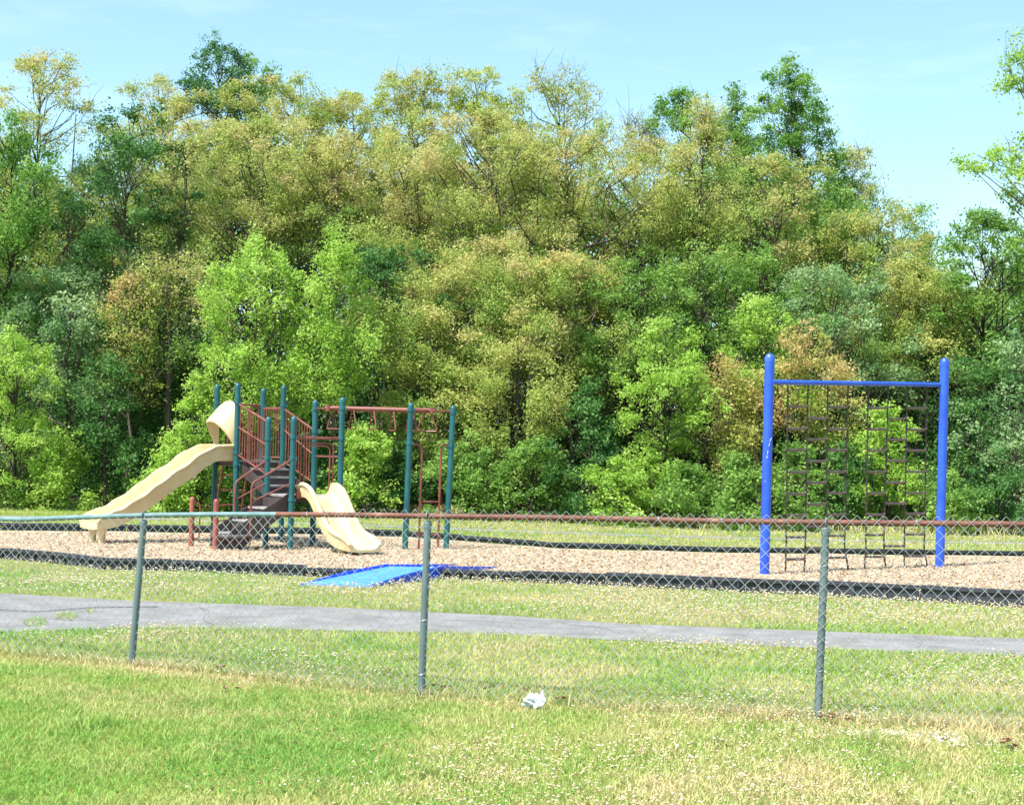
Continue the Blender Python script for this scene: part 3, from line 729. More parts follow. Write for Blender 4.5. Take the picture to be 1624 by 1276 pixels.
def blades(N, y0, y1, h, wbl, seed, power=1.0, spread=.80, P0=None):
    r = np.random.default_rng(seed); Yc = y0 + (y1 - y0) * r.random(N) ** power; Xc = (r.random(N) - .5) * spread * Yc
    P = np.stack([Xc, Yc, np.zeros(N)], -1); P = P[on_lawn(P)]
    if P0 is not None: P = P0
    N = len(P)
    dens = vnoise(P[:, 0], P[:, 1], .5, 31); keep = r.random(N) < .45 + .9 * dens; P = P[keep]; N = len(P)
    ang = r.random(N) * 6.28; hh = h * r.uniform(.5, 1.3, N) * (.75 + .6 * vnoise(P[:, 0], P[:, 1], .8, 32)); lean = r.uniform(.3, 1.3, N) * hh; la_ = r.random(N) * 6.28
    side = np.stack([np.cos(ang), np.sin(ang), np.zeros(N)], -1) * (wbl * r.uniform(.6, 1.3, N))[:, None]
    ld = np.stack([np.cos(la_), np.sin(la_), np.zeros(N)], -1)
    mid = P + ld * (lean * .35)[:, None]; mid[:, 2] += hh * .6; tip = P + ld * lean[:, None]; tip[:, 2] += hh * .95
    V = np.stack([P - side, P + side, mid + side * .7, mid - side * .7, tip - side * .1, tip + side * .1], 1).reshape(-1, 3)
    i = np.arange(N)[:, None] * 6; F = np.concatenate([i + [0, 1, 2, 3], i + [3, 2, 5, 4]], 0)
    dr = np.clip(dryness(P[:, 0], P[:, 1]) + r.normal(0, .16, N), 0, 1)
    return V, F, np.concatenate([dr, dr])
parts = [blades(190000, 5.8, 11, .031, .003, 1, 1.3), blades(210000, 10.5, 20.5, .032, .0042, 2, 1.1), blades(90000, 21, 40, .04, .009, 3, 1.0)]
r = np.random.default_rng(91); xw = r.uniform(-300, 1900, 16000)
EW = np.array([G(x, np.interp(x, *wood) + 3.5 - 6 * q) for x, q in zip(xw, r.random(16000) ** .7)])
EW = EW[vnoise(EW[:, 0], EW[:, 1], 1.2, 92) + r.normal(0, .15, len(EW)) > .42]
parts.append(blades(10, 20, 30, .24, .011, 93, P0=EW))
tf = r.integers(0, 60, 5200); tc_ = np.stack([r.uniform(-4.2, 4.4, 60), r.uniform(6.6, 12.8, 60)], -1)
TF = np.concatenate([tc_[tf] + r.normal(0, .05, (5200, 2)), np.zeros((5200, 1))], 1); TF = TF[on_lawn(TF)]
parts.append(blades(10, 20, 30, .075, .0035, 94, P0=TF))
fb = r.uniform(0, 1, 5000); xf = r.uniform(-5, 4.2, 5000); yf = np.interp(xf, [p[0] for p in PB], [p[1] for p in PB])
parts.append(blades(10, 20, 30, .085, .0035, 95, P0=np.stack([xf, yf + r.normal(0, .05, 5000), np.zeros(5000)], -1)))
Vs = []; Fs = []; Ts = []; o0 = 0
for V, F, T in parts: Vs.append(V); Fs.append(F + o0); Ts.append(T); o0 += len(V)
GRASS = attr_mat('grass_blades', [rgb(126, 168, 74), rgb(150, 178, 92), rgb(170, 182, 108), rgb(194, 188, 130), rgb(210, 192, 148)], trans=.35, rough=.6, spec=.25)
tag(mesh_np('grass', np.concatenate(Vs), np.concatenate(Fs), GRASS, attr={'tint': np.concatenate(Ts)}), 'short mixed green and straw-coloured grass of the lawn', 'grass', kind='stuff')
# clover leaves: low, broad three-part leaves
def clover_leaves(N, seed):
    r = np.random.default_rng(seed); Yc = 5.8 + 15 * r.random(N) ** 1.2; Xc = (r.random(N) - .5) * .8 * Yc
    P = np.stack([Xc, Yc, np.zeros(N)], -1); P = P[on_lawn(P)]
    k = vnoise(P[:, 0], P[:, 1], 1.1, 51) + .35 * vnoise(P[:, 0], P[:, 1], .3, 52); P = P[k + r.normal(0, .08, len(P)) > .62]; N = len(P)
    P[:, 2] = r.uniform(.015, .05, N); ang = r.random(N) * 6.28; sz = r.uniform(.007, .012, N); V = []
    for q in range(3):
        th = ang + q * 2.094; d = np.stack([np.cos(th), np.sin(th), r.uniform(-.1, .4, N)], -1) * sz[:, None]; s_ = np.stack([-np.sin(th), np.cos(th), np.zeros(N)], -1) * (sz * .55)[:, None]
        V.append(np.stack([P, P + d * .6 + s_, P + d * 1.1, P + d * .6 - s_], 1))
    V = np.stack(V, 1).reshape(-1, 3); return V, np.arange(len(V)).reshape(-1, 4), np.repeat(r.random(N), 3)
V, F, T = clover_leaves(90000, 5)
CLOVER = attr_mat('clover_leaf', [rgb(70, 132, 40), rgb(104, 158, 62)], trans=.3, rough=.5)
tag(mesh_np('clover_leaves', V, F, CLOVER, attr={'tint': T}), 'low clover leaves spread through the lawn', 'clover', kind='stuff')
r = np.random.default_rng(8); N = 42000
Yc = 5.8 + 15.5 * r.random(N) ** .9; Xc = (r.random(N) - .5) * .8 * Yc; P = np.stack([Xc, Yc, np.zeros(N)], -1); P = P[on_lawn(P)]
k = vnoise(P[:, 0], P[:, 1], 1.6, 61) + .5 * vnoise(P[:, 0], P[:, 1], .45, 62) + .22 * (P[:, 1] > 14.5) + np.interp(P[:, 0] / P[:, 1] * 2400, [-900, -300, 800], [-.2, 0, .06]) * (P[:, 1] < 11)
P = P[k + r.normal(0, .16, len(P)) > .93]; N = len(P); P[:, 2] = r.uniform(.035, .075, N); rad = r.uniform(.0045, .0085, N) * np.interp(P[:, 1], [6, 12, 20], [1, 1.3, 1.75])
oc = np.array([[1, 0, 0], [0, 1, 0], [-1, 0, 0], [0, -1, 0], [0, 0, .85], [0, 0, -.75]]); of = np.array([[0, 1, 4], [1, 2, 4], [2, 3, 4], [3, 0, 4], [1, 0, 5], [2, 1, 5], [3, 2, 5], [0, 3, 5]])
V = (P[:, None, :] + oc[None] * rad[:, None, None]).reshape(-1, 3); F = (np.arange(N)[:, None, None] * 6 + of[None]).reshape(-1, 3)
FLOW = attr_mat('clover_flower', [rgb(170, 138, 108), rgb(200, 184, 150), rgb(222, 214, 188)], trans=.15, rough=.8)
tag(mesh_np('clover_flowers', V, F, FLOW, attr={'tint': np.repeat(r.random(N), 8)}), 'small off-white clover flower heads dotted over the lawn', 'clover flowers', kind='stuff')
# pale gravel at the right
N = 420; c = G(1530, 1176); P = c + np.stack([r.normal(0, .16, N), r.normal(0, .09, N), np.full(N, .012)], -1)
P[:140] = G(1400, 1164) + np.stack([r.normal(0, .13, 140), r.normal(0, .05, 140), np.full(140, .012)], -1)
rad = r.uniform(.004, .014, N)
V = (P[:, None, :] + oc[None] * rad[:, None, None] * np.stack([r.uniform(.7, 1.3, N), r.uniform(.7, 1.3, N), r.uniform(.5, 1, N)], -1)[:, None, :]).reshape(-1, 3)
tag(mesh_np('gravel', V, (np.arange(N)[:, None, None] * 6 + of[None]).reshape(-1, 3), STONE), 'scatter of pale gravel in the grass at the lower right', 'gravel', kind='stuff')

# ------------------------------------------------------------------ trees
SP = {
 'D': attr_mat('leaf_dark_green', [rgb(56, 94, 50), rgb(82, 126, 62), rgb(112, 154, 82)], trans=.42, spec=.3, rough=.5),
 'G': attr_mat('leaf_green', [rgb(92, 130, 56), rgb(124, 162, 74), rgb(156, 186, 98)], trans=.48, spec=.3, rough=.5),
 'B': attr_mat('leaf_blue_green', [rgb(98, 138, 84), rgb(134, 168, 110), rgb(172, 194, 142)], trans=.46, spec=.3, rough=.5),
 'L': attr_mat('leaf_lime', [rgb(128, 166, 60), rgb(162, 196, 86), rgb(192, 216, 120)], trans=.52, spec=.25),
 'Y': attr_mat('leaf_yellow_green', [rgb(136, 160, 62), rgb(172, 184, 84), rgb(196, 198, 110)], trans=.5, spec=.25),
 'O': attr_mat('leaf_olive_mixed', [rgb(110, 146, 64), rgb(148, 172, 84), rgb(178, 184, 102), rgb(200, 188, 124)], trans=.48, spec=.25),
 'T': attr_mat('leaf_tan_mixed', [rgb(114, 156, 70), rgb(160, 180, 94), rgb(188, 190, 114), rgb(202, 188, 134)], trans=.46, spec=.2),
 'R': attr_mat('leaf_tan_red', [rgb(132, 166, 66), rgb(172, 180, 92), rgb(196, 184, 114), rgb(202, 172, 122)], trans=.46, spec=.2),
 'V': attr_mat('leaf_fresh_green', [rgb(86, 132, 54), rgb(116, 160, 68), rgb(150, 184, 92)], trans=.48, spec=.3),
}
FINE = {'V': (.42, .078, 1.2), 'T': (.60, .068, 1.5), 'O': (.55, .072, 1.35), 'R': (.5, .07, 1.3), 'Y': (.5, .075, 1.25), 'B': (.46, .078, 1.2), 'G': (.46, .08, 1.15), 'D': (.46, .08, 1.15), 'L': (.38, .076, 1.2)}
SHP = {
 'oval': lambda t: max(0, 1 - abs((t - .45) / .62) ** 2.4) ** .5,
 'dome': lambda t: (min(1, .72 + t * .9)) * max(0, 1 - (max(0, t - .3) / .74) ** 2.4) ** .5,
 'spire': lambda t: min(1, .55 + t * 2.2) * max(0.08, (1.04 - t)) ** .55,
 'column': lambda t: min(1, .6 + t * 2) * math.sqrt(max(0, 1 - max(0, t - .6) ** 2 / .16)) ,
 'bush': lambda t: math.sqrt(max(0.02, 1 - max(0, t - .15) ** 2 / .7225)),
}
LEAFTOTAL = 0
def tree(name, label, cat, cx, top, wpx, Y, bot, sp, shape='oval', dens=1.0, leaf=None, clump=None, extra=(), seed=None, bark=BARK, trunk=None, upright=.0, twigs=0, group=None, trx=None, fork=0):
    """cx/top/bot/wpx say where the crown stands seen from the road; Y is its distance"""
    global LEAFTOTAL
    rg = np.random.default_rng(seed if seed is not None else abs(hash_(label)) % 100000)
    fc, fl, fd = FINE[sp]; dens = dens * fd; clump = clump or fc; leaf = leaf or fl
    cmid = AT(cx, (top + bot) / 2, Y); zt = AT(cx, top, Y)[2]; zb = max(AT(cx, bot, Y)[2], .05); rad = wpx / 2 / (FPX / Y)
    base = np.array([AT(trx if trx is not None else cx, 800, Y)[0], Y, 0.0])
    root = empty(name, tuple(base), label, cat, group)
    H = zt - zb; cl = clump
    nc = int(np.clip(8.6 * rad * H / (cl / .42) ** 1.8 + 14, 20, 170)); cen = []; crs = []
    ph = rg.random(4) * 6.28; f = SHP[shape]
    for i in range(nc):
        for _ in range(20):
            t = rg.random() ** .9; e = f(t)
            if rg.random() < .35 + e: break
        ang = rg.random() * 6.28; u = rg.random() ** .5
        lump = 1 + .20 * math.sin(2 * ang + ph[0] + 4 * t) + .16 * math.sin(5 * ang + ph[1] + 9 * t)
        cr = cl * rg.uniform(.65, 1.25) * (1 - .35 * t)
        rr = max(0, rad * 1.08 * e * lump - cr * .25) * u
        cen.append([cmid[0] + rr * math.cos(ang), Y + rr * math.sin(ang), zb + cl * .3 + t * (H - cl * .7)]); crs.append(cr)
    cen = np.array(cen); crs = np.array(crs)
    # top sprig so the stated height is reached
    cen[0] = [cmid[0] + rg.uniform(-.1, .1) * rad, Y, zt - cl * .35]; crs[0] = cl * .6
    for (ex, ey) in extra:
        q = AT(ex, ey, Y + rg.normal(0, .25)); cen = np.vstack([cen, q]); crs = np.append(crs, cl * .62)
    # sub-clusters
    ns = 7; sub = []; sr = []; tint_c = []
    for c, cr in zip(cen, crs):
        tc_ = rg.normal(0, .16) + ((c[2] - zb) / max(H, .1) - .5) * (.42 if sp in 'TOR' else .0); vs = rg.uniform(.5, 1.25)
        for q in range(ns):
            d = rg.normal(size=3); d /= np.linalg.norm(d); d *= rg.random() ** .4
            stretch = np.array([1, 1, vs + upright])
            sub.append(c + d * cr * stretch); sr.append(cr * rg.uniform(.26, .6)); tint_c.append(tc_ + rg.normal(0, .08))
    sub = np.array(sub); sr = np.array(sr); tint_c = np.array(tint_c)
    cnt = np.maximum(4, (dens * 34 * (sr / .16) ** 1.5 * (.088 / leaf) ** 1.6 * rg.uniform(.6, 1.3, len(sr)))).astype(int)
    idx = np.repeat(np.arange(len(sub)), cnt); N = len(idx); LEAFTOTAL += N
    d = rg.normal(size=(N, 3)); d /= np.linalg.norm(d, axis=1)[:, None]; d *= (rg.random(N) ** .45)[:, None]
    far_ = np.where(rg.random(N) < .35, 2.3, 1.15); p = sub[idx] + d * (sr[idx] * far_)[:, None] * np.array([1, 1, .75 + upright * 1.2])
    p[:, 2] = np.maximum(p[:, 2], .03)
    nrm = rg.normal(size=(N, 3)) * .75 + d * .5 + np.array([0, 0, .75]); nrm /= np.linalg.norm(nrm, axis=1)[:, None]
    t1_ = np.cross(nrm, rg.normal(size=(N, 3))); t1_ /= np.linalg.norm(t1_, axis=1)[:, None]; t2_ = np.cross(nrm, t1_)
    sz = leaf * rg.uniform(.5, 1.35, N) * rg.uniform(.8, 1.25, len(sub))[idx]
    V = np.stack([p - t1_ * (sz * .5)[:, None], p + t2_ * (sz * .28)[:, None] + t1_ * (sz * .06)[:, None], p + t1_ * (sz * .5)[:, None], p - t2_ * (sz * .28)[:, None] + t1_ * (sz * .06)[:, None]], 1).reshape(-1, 3)
    tint = np.clip(.5 + tint_c[idx] * 1.15 + rg.normal(0, .09, N), 0, 1)
    if trunk and trunk > .1:      # open side of the crown: the trunk shows
        tx = np.interp(p[:, 2], [0, zb + H], [base[0], cmid[0]]); fr_ = (abs(p[:, 0] - tx) < .2) & (p[:, 1] < Y + .1) & (p[:, 2] < zb + H * .8) & (rg.random(N) < .85)
        p = p[~fr_]; nrm = nrm[~fr_]; t1_ = t1_[~fr_]; t2_ = t2_[~fr_]; sz = sz[~fr_]; tint = tint[~fr_]; N = len(p)
        V = np.stack([p - t1_ * (sz * .5)[:, None], p + t2_ * (sz * .28)[:, None] + t1_ * (sz * .06)[:, None], p + t1_ * (sz * .5)[:, None], p - t2_ * (sz * .28)[:, None] + t1_ * (sz * .06)[:, None]], 1).reshape(-1, 3)
    # trunk and limbs
    mb = MB(); tr = trunk * .85 if trunk else .03 + .0055 * zt
    zc_ = zb + H * .86
    lean = np.array([cmid[0] - base[0], 0, 0])
    nk = 7; tp = [base + lean * (i / nk) ** 1.1 + np.array([rg.normal(0, .06) * zt * .12 * (i > 0), rg.normal(0, .05), 0]) + Z * zc_ * i / nk for i in range(nk + 1)]
    mb.tube(tp, [max(.008, tr * (1 - .93 * i / nk)) * (1.25 if i == 0 else 1) for i in range(nk + 1)], 7)
    for q in range(fork):
        s_ = (-1) ** q; p0 = tp[2]; e_ = np.array([cmid[0] + s_ * rad * .5, Y + rg.normal(0, .4), zb + H * .75])
        mb.tube([p0, p0 * .65 + e_ * .35 + np.array([s_ * rad * .12, 0, -.1]), e_], [tr * .6, tr * .42, tr * .12], 6)
    tpz = np.array([q[2] for q in tp]); tpa = np.array(tp)
    for c, cr in zip(cen, crs):
        h0 = max(.3 * zb + .2, c[2] - rg.uniform(.35, 1.25) * (np.hypot(c[0] - cmid[0], c[1] - Y) + .3)); h0 = min(h0, zc_)
        s0 = np.array([np.interp(h0, tpz, tpa[:, i]) for i in range(3)]); ll = np.linalg.norm(c - s0); m_ = s0 * .62 + c * .38 + rg.normal(0, .07, 3) * ll - Z * .05 * ll; m2 = s0 * .28 + c * .72 + rg.normal(0, .05, 3) * ll
        r0 = np.clip(.008 + .008 * np.linalg.norm(c - s0), .008, tr * .45)
        mb.tube([s0, m_, m2, c], [r0, r0 * .75, r0 * .5, .006], 4, caps=False)
    if twigs:
        for q in range(twigs):
            i = rg.integers(len(cen)); c = cen[i]; e_ = c + rg.normal(size=3) * crs[i] * .8 + np.array([0, 0, crs[i] * .7])
            mb.tube([c, (c + e_) / 2 + rg.normal(size=3) * .04, e_], [.008, .006, .003], 3, caps=False)
    mb.build('trunk' if cat == 'tree' else 'stems', bark, root)
    mesh_np('crown' if cat == 'tree' else 'foliage', V, np.arange(4 * N).reshape(-1, 4), SP[sp], root, attr={'tint': tint})
    return root
def hash_(s_):
    h = 7
    for ch in s_: h = (h * 131 + ord(ch)) % 1000003
    return h

WOODS = 'trees along the edge of the wood'
def T_(label, cx, top, wpx, Y, bot, sp, shape='oval', **kw):
    k = 1.0 if (kw.get('dens', 1) < .5 or Y < 40) else (1.22 if shape == 'spire' else 1.38)
    return tree('tree', label, 'tree', cx, top, wpx * k, Y, bot, sp, shape, group=WOODS, **kw)
# --- back row (sky line)
T_('tall dark green tree whose peak is the highest point of the wood, at left', 345, 60, 125, 50, 420, 'D', 'dome', dens=1.1)
T_('olive green tree on the skyline just left of the highest dark green tree', 262, 118, 150, 48, 420, 'O', 'oval')
T_('small green tree top on the skyline right of the highest dark green tree', 395, 92, 90, 51, 350, 'G', 'dome')
T_('tan and olive tree on the skyline directly above the left bright green tree', 465, 112, 170, 48, 420, 'O', 'oval', twigs=60)
T_('yellow-green tree in the dip of the skyline above the second bright green tree', 555, 148, 150, 50, 420, 'Y', 'oval')
T_('airy olive tree on the skyline above the monkey bar end of the play structure', 650, 112, 120, 50, 420, 'O', 'oval', dens=.8, twigs=80)
T_('yellow-green round-topped tree at the middle of the skyline', 765, 106, 150, 51, 420, 'Y', 'dome', dens=.9, twigs=60)
T_('half-bare twiggy tree at the middle of the skyline, blue sky showing between its branches', 885, 103, 175, 49, 360, 'O', 'oval', dens=.38, twigs=260, clump=.5, fork=2)
T_('nearly leafless grey tree top in the skyline gap left of the tall green pair', 1010, 182, 120, 50, 360, 'T', 'oval', dens=.16, twigs=320)
T_('bright green tree top behind the tan tree with a dark trunk', 1090, 138, 120, 50, 400, 'V', 'dome')
T_('mid green tree on the skyline just left of the pointed tree', 1160, 140, 120, 49, 420, 'G', 'spire')
T_('tall pointed green tree on the skyline above the left blue post', 1254, 90, 190, 47, 470, 'V', 'spire', dens=1.3)
T_('thin greyish tan tree on the right shoulder of the pointed green tree', 1340, 232, 85, 48, 440, 'O', 'oval', dens=.6, twigs=100)
T_('small sparse green tree on the low skyline right of the pointed tree', 1415, 318, 90, 50, 480, 'G', 'oval', dens=.7, twigs=50)
T_('small sparse green tree with sky behind it on the lowest part of the skyline', 1470, 330, 80, 51, 480, 'G', 'oval', dens=.6, twigs=50)
T_('airy tall olive tree at the left edge, sky showing through its top', 55, 84, 185, 46, 470, 'O', 'oval', dens=.62, twigs=160, clump=.5, fork=2, trx=70)
T_('pale tree filling the gap right of the airy tall tree at the left edge', 130, 250, 110, 47, 480, 'B', 'oval', dens=.9)
# --- middle row
T_('tall dark green tree at left with deep shade in its crown', 200, 165, 150, 41.2, 560, 'D', 'oval', dens=1.15)
T_('tan leaved tree with a pale straight trunk in front of the dark green tree', 290, 190, 150, 41.5, 480, 'T', 'oval', dens=.6, twigs=60, trunk=.13)
T_('broad tan and brown leaved tree rising over the left bright green tree', 420, 185, 220, 44.5, 430, 'T', 'oval', dens=.9, twigs=110, fork=2)
T_('tan tree with a broad crown over the second bright green tree', 530, 215, 190, 44, 440, 'T', 'dome', dens=.85, twigs=100)
T_('large olive tan tree filling the middle left of the wood', 645, 185, 210, 45, 520, 'T', 'oval', dens=.9, twigs=80)
T_('largest spreading tan and olive tree at the centre of the wood', 770, 175, 250, 44, 520, 'T', 'dome', dens=.9, twigs=120, fork=2)
T_('olive tree with curving dark limbs right of the central spreading tree', 895, 200, 210, 43.5, 520, 'O', 'oval', dens=.85, twigs=90, fork=2)
T_('sparse tan tree with small sky holes left of the tree with a dark trunk', 1005, 205, 180, 45, 470, 'T', 'oval', dens=.55, twigs=160, fork=2)
T_('tan tree with a straight dark trunk showing through its crown', 1112, 160, 180, 43, 470, 'T', 'spire', dens=.6, twigs=140, trunk=.17, bark=BARKDARK)
T_('tan crowned tree below the pointed green tree', 1225, 238, 160, 43.5, 450, 'T', 'oval', dens=.8, twigs=90, bark=BARKDARK)
T_('green tree beneath the right shoulder of the pointed tree', 1318, 290, 120, 45, 520, 'G', 'oval')
T_('wide pale tan and green tree above the right end of the blue top bar', 1385, 330, 190, 43, 560, 'O', 'dome', dens=.95)
T_('wide dark green tree with tan top leaves and visible black limbs at right', 1560, 330, 230, 41.5, 600, 'G', 'dome', dens=1.35, fork=2, bark=BARKDARK)
T_('pale olive tree to the right of the right blue post top', 1455, 410, 170, 41, 620, 'O', 'oval')
T_('olive tree lower centre in front of the spreading tan tree', 700, 400, 190, 40.5, 620, 'O', 'oval', dens=.95)
T_('tan topped tree lower centre above the end of the overhead bar', 800, 370, 200, 41, 600, 'T', 'dome', dens=.9)
T_('olive green tree between the lower tan tree and the lime tree', 905, 400, 180, 40.5, 640, 'O', 'oval')
T_('mid green tree in the right centre behind the lime tree', 1010, 400, 190, 41, 640, 'G', 'oval', trunk=.13, bark=BARKDARK, trx=1055)
T_('green tree behind the lime tree and left of the blue frame', 1110, 400, 170, 41, 640, 'G', 'oval', bark=BARKDARK)
T_('mid green tree directly behind the left blue post', 1205, 400, 160, 41, 640, 'G', 'oval', bark=BARKDARK, trunk=.16)
T_('dense green tree behind the blue climbing frame', 1310, 420, 190, 40.5, 660, 'B', 'oval')
T_('dark green tree behind the gap between the two bright green trees', 610, 390, 150, 40.5, 640, 'D', 'oval')
T_('pale silvery green tree at left under the airy tall tree', 105, 420, 150, 40, 640, 'B', 'oval', dens=1.1)
T_('bright green feathery tree at the left edge', 8, 180, 118, 40.2, 520, 'V', 'column', upright=.3, dens=1.1, bark=BARKDARK)
T_('dark green tree low at left behind the long slide', 210, 480, 150, 41, 700, 'D', 'oval', dens=1.1, bark=BARKDARK)
T_('sparse tan tree low at left with brown clustered leaves', 205, 430, 110, 39, 640, 'R', 'oval', dens=.35, twigs=80)
T_('sparse tan leaved tree just left of the left bright green tree', 265, 400, 120, 39.5, 600, 'T', 'oval', dens=.6, twigs=60, trunk=.14)
# --- front row
T_('bright lime green tree left of centre, the broader of the two', 405, 378, 190, 36.8, 690, 'L', 'column', upright=.35, dens=1.15, fork=2)
T_('bright lime green tree with a pointed top behind the play structure', 530, 366, 150, 37, 650, 'L', 'column', upright=.4, dens=1.15)
T_('light green tree at the left edge with layered drooping foliage', 20, 520, 190, 37.3, 790, 'L', 'dome', dens=1.0, bark=BARKDARK)
T_('olive green tree wrapped in vines right of the overhead bar', 820, 490, 190, 37.8, 790, 'O', 'oval', dens=1.0, trunk=.16, bark=BARKDARK)
T_('olive tree behind the overhead bar', 680, 480, 170, 38.3, 740, 'O', 'oval', dens=.95)
T_('bright lime tree left of the blue climbing frame', 1055, 500, 185, 36, 800, 'L', 'dome', dens=.95, bark=BARKDARK)
T_('lime green tree just above the left blue post', 1215, 468, 115, 38, 620, 'L', 'oval', dens=.95)
T_('reddish tan leaved tree behind the left half of the blue climbing frame', 1275, 520, 180, 37, 720, 'R', 'dome', dens=.75, twigs=70)
T_('light cream green tree low at the right edge', 1612, 530, 150, 36.5, 820, 'B', 'dome', dens=.7)
T_('dark green tree right of the right blue post', 1530, 560, 150, 38, 800, 'D', 'oval', dens=1.0, bark=BARKDARK)
T_('tan tinged tree between the lime tree and the left blue post', 1155, 560, 120, 37, 770, 'R', 'oval', dens=.6, twigs=60)
T_('big light green tree leaning in from beyond the right edge with open airy branches', 1800, -30, 300, 36, 420, 'L', 'oval', dens=.95, twigs=160, clump=.6,
   extra=((1604, 118), (1612, 92), (1594, 134), (1622, 70), (1622, 128), (1536, 262), (1552, 270), (1568, 252), (1586, 262), (1600, 240), (1618, 232), (1612, 262), (1606, 300), (1620, 292), (1616, 322)))
T_('slim sapling with a bare dark stem left of the long slide', 166, 570, 90, 37.6, 700, 'D', 'oval', dens=.6, trunk=.07, bark=BARKDARK)
# --- shrubs at the foot of the wood
SH = 'shrubs at the foot of the wood'
B_ = lambda *ar, **kw: tree('shrub', ar[0], 'shrub', *ar[1:], group=SH, **kw)
def foot(x): return float(np.interp(x, *wood)) 
for (lab, x, top, wd, Y, sp, de) in (
  ('light green rounded shrub left of the slim sapling', 95, 700, 150, 37.5, 'L', 1.1),
  ('dark shrub half in shade right of the slim sapling', 225, 690, 130, 38, 'D', 1.0),
  ('lime shrub beside the top of the long slide', 312, 600, 120, 36.8, 'L', 1.0),
  ('low lime shrub under the long slide', 270, 690, 90, 36.4, 'L', .8),
  ('dark shrub behind the stairs of the play structure', 410, 690, 150, 37.5, 'D', 1.0),
  ('dark shrub behind the short slide', 500, 690, 130, 37.5, 'D', 1.0),
  ('lime shrub behind the trapeze handles', 575, 670, 110, 36.3, 'L', 1.0),
  ('dark hollow shrub under the overhead bar', 635, 700, 130, 37.6, 'D', .9),
  ('green shrub right of the end ladder', 745, 680, 130, 36.3, 'G', 1.0),
  ('olive green shrub at the centre of the lawn edge', 845, 690, 140, 36, 'G', 1.0),
  ('dark green shrub left of the bright lime tree', 935, 600, 120, 36, 'D', 1.0),
  ('small lime shrub at the lawn edge under the bright lime tree', 985, 720, 110, 34.8, 'L', .9),
  ('green shrub under the right side of the bright lime tree', 1090, 730, 130, 34.6, 'G', 1.0),
  ('green shrub just left of the foot of the left blue post', 1170, 720, 120, 34.6, 'G', 1.0),
  ('bushy green shrub behind the lower left of the chain ladders', 1270, 700, 130, 34.8, 'G', 1.0),
  ('bright lime shrub behind the right of the chain ladders', 1405, 640, 140, 35.2, 'L', 1.0),
  ('dark green shrub behind the middle of the chain ladders', 1345, 700, 110, 35.0, 'D', 1.0),
  ('rounded green shrub right of the foot of the right blue post', 1510, 745, 110, 34.3, 'G', 1.1),
  ('dark shrub low beside the right edge', 1585, 720, 130, 34.6, 'D', 1.0),
  ('dark shrub at the left edge under the layered light green tree', 15, 720, 120, 38, 'D', .9)):
    B_(lab, x, top, wd, Y, foot(x) + 6, sp, 'bush', dens=de * 1.1, clump=.36, leaf=.08, bark=BARKDARK)

# --- the depth of the wood behind, one mass nobody could count
rg = np.random.default_rng(77); V = []; tints = []
nc = 8000; Xc = rg.uniform(-29, 31, nc); Yc = rg.uniform(49, 60, nc)
sky = (XS([-900, 0, 90, 150, 240, 345, 480, 600, 760, 900, 1000, 1090, 1250, 1330, 1400, 1480, 1540, 1700, 2400.]), XS([180, 190, 250, 330, 220, 150, 200, 240, 200, 230, 300, 230, 210, 330, 400, 430, 420, 330, 300.]))
ztop = np.array([AT(float(PJ([x, y, 5.0])[0]), float(np.interp(PJ([x, y, 5.0])[0], *sky)) + 55, y)[2] for x, y in zip(Xc, Yc)])
Zc = rg.random(nc) ** .9 * ztop
cnt = rg.integers(40, 70, nc); idx = np.repeat(np.arange(nc), cnt); N = len(idx)
C_ = np.stack([Xc, Yc, Zc], -1); d = rg.normal(size=(N, 3)); d /= np.linalg.norm(d, axis=1)[:, None]; p = C_[idx] + d * (rg.random(N) ** .4 * .75)[:, None] * [1, 1, .7]; p[:, 2] = np.maximum(p[:, 2], .05)
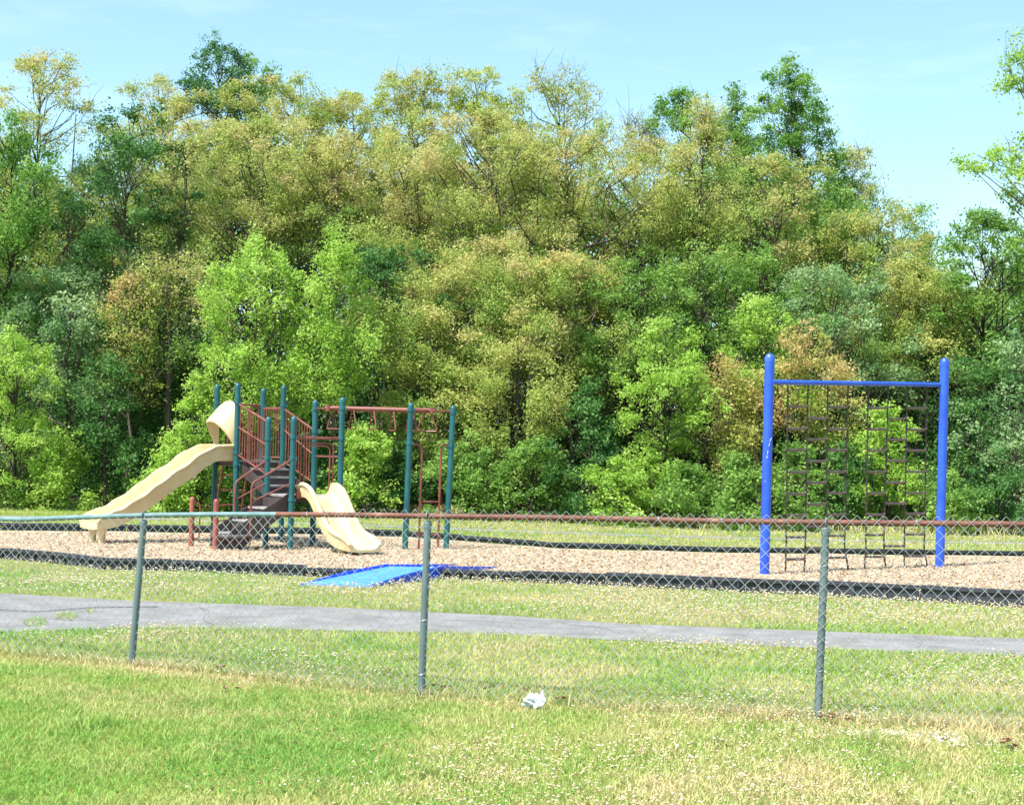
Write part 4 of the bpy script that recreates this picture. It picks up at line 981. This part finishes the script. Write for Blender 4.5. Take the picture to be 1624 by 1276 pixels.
nrm = rg.normal(size=(N, 3)) + [0, 0, .7]; nrm /= np.linalg.norm(nrm, axis=1)[:, None]; t1_ = np.cross(nrm, rg.normal(size=(N, 3))); t1_ /= np.linalg.norm(t1_, axis=1)[:, None]; t2_ = np.cross(nrm, t1_)
sz = rg.uniform(.12, .22, N)[:, None]
V = np.stack([p - t1_ * sz * .5, p + t2_ * sz * .32, p + t1_ * sz * .5, p - t2_ * sz * .32], 1).reshape(-1, 3)
tag(mesh_np('woodland', V, np.arange(4 * N).reshape(-1, 4), SP['G'], attr={'tint': np.clip(rg.normal(.3, .2, N), 0, 1)}), 'deep mass of green woodland foliage behind the front trees', 'woodland', kind='stuff')
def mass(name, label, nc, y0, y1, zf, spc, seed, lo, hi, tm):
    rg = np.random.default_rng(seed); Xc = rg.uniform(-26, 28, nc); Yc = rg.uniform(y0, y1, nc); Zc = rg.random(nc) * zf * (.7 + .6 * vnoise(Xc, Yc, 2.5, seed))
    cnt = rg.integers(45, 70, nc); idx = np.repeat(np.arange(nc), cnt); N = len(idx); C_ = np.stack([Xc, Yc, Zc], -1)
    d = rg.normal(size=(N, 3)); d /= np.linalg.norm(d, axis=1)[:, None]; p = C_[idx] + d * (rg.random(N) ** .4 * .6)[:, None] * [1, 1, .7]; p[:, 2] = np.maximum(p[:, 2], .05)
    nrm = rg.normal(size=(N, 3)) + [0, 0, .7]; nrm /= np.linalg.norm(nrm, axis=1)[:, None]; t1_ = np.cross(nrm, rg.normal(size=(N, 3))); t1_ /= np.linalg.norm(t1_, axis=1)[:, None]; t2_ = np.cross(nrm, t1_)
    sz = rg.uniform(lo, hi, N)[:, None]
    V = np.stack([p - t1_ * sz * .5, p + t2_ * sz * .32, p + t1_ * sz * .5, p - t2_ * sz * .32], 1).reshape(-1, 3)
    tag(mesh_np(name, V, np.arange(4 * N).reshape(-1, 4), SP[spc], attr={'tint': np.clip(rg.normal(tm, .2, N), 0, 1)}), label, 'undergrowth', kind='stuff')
mass('undergrowth', 'dark undergrowth added for the shaded recesses between the trunks of the wood', 3600, 42.5, 49, 5.5, 'D', 123, .09, .17, .25)  # dark green leaf mass added to give the shaded recesses among the trees
print('leaves', LEAFTOTAL, 'wood', N)
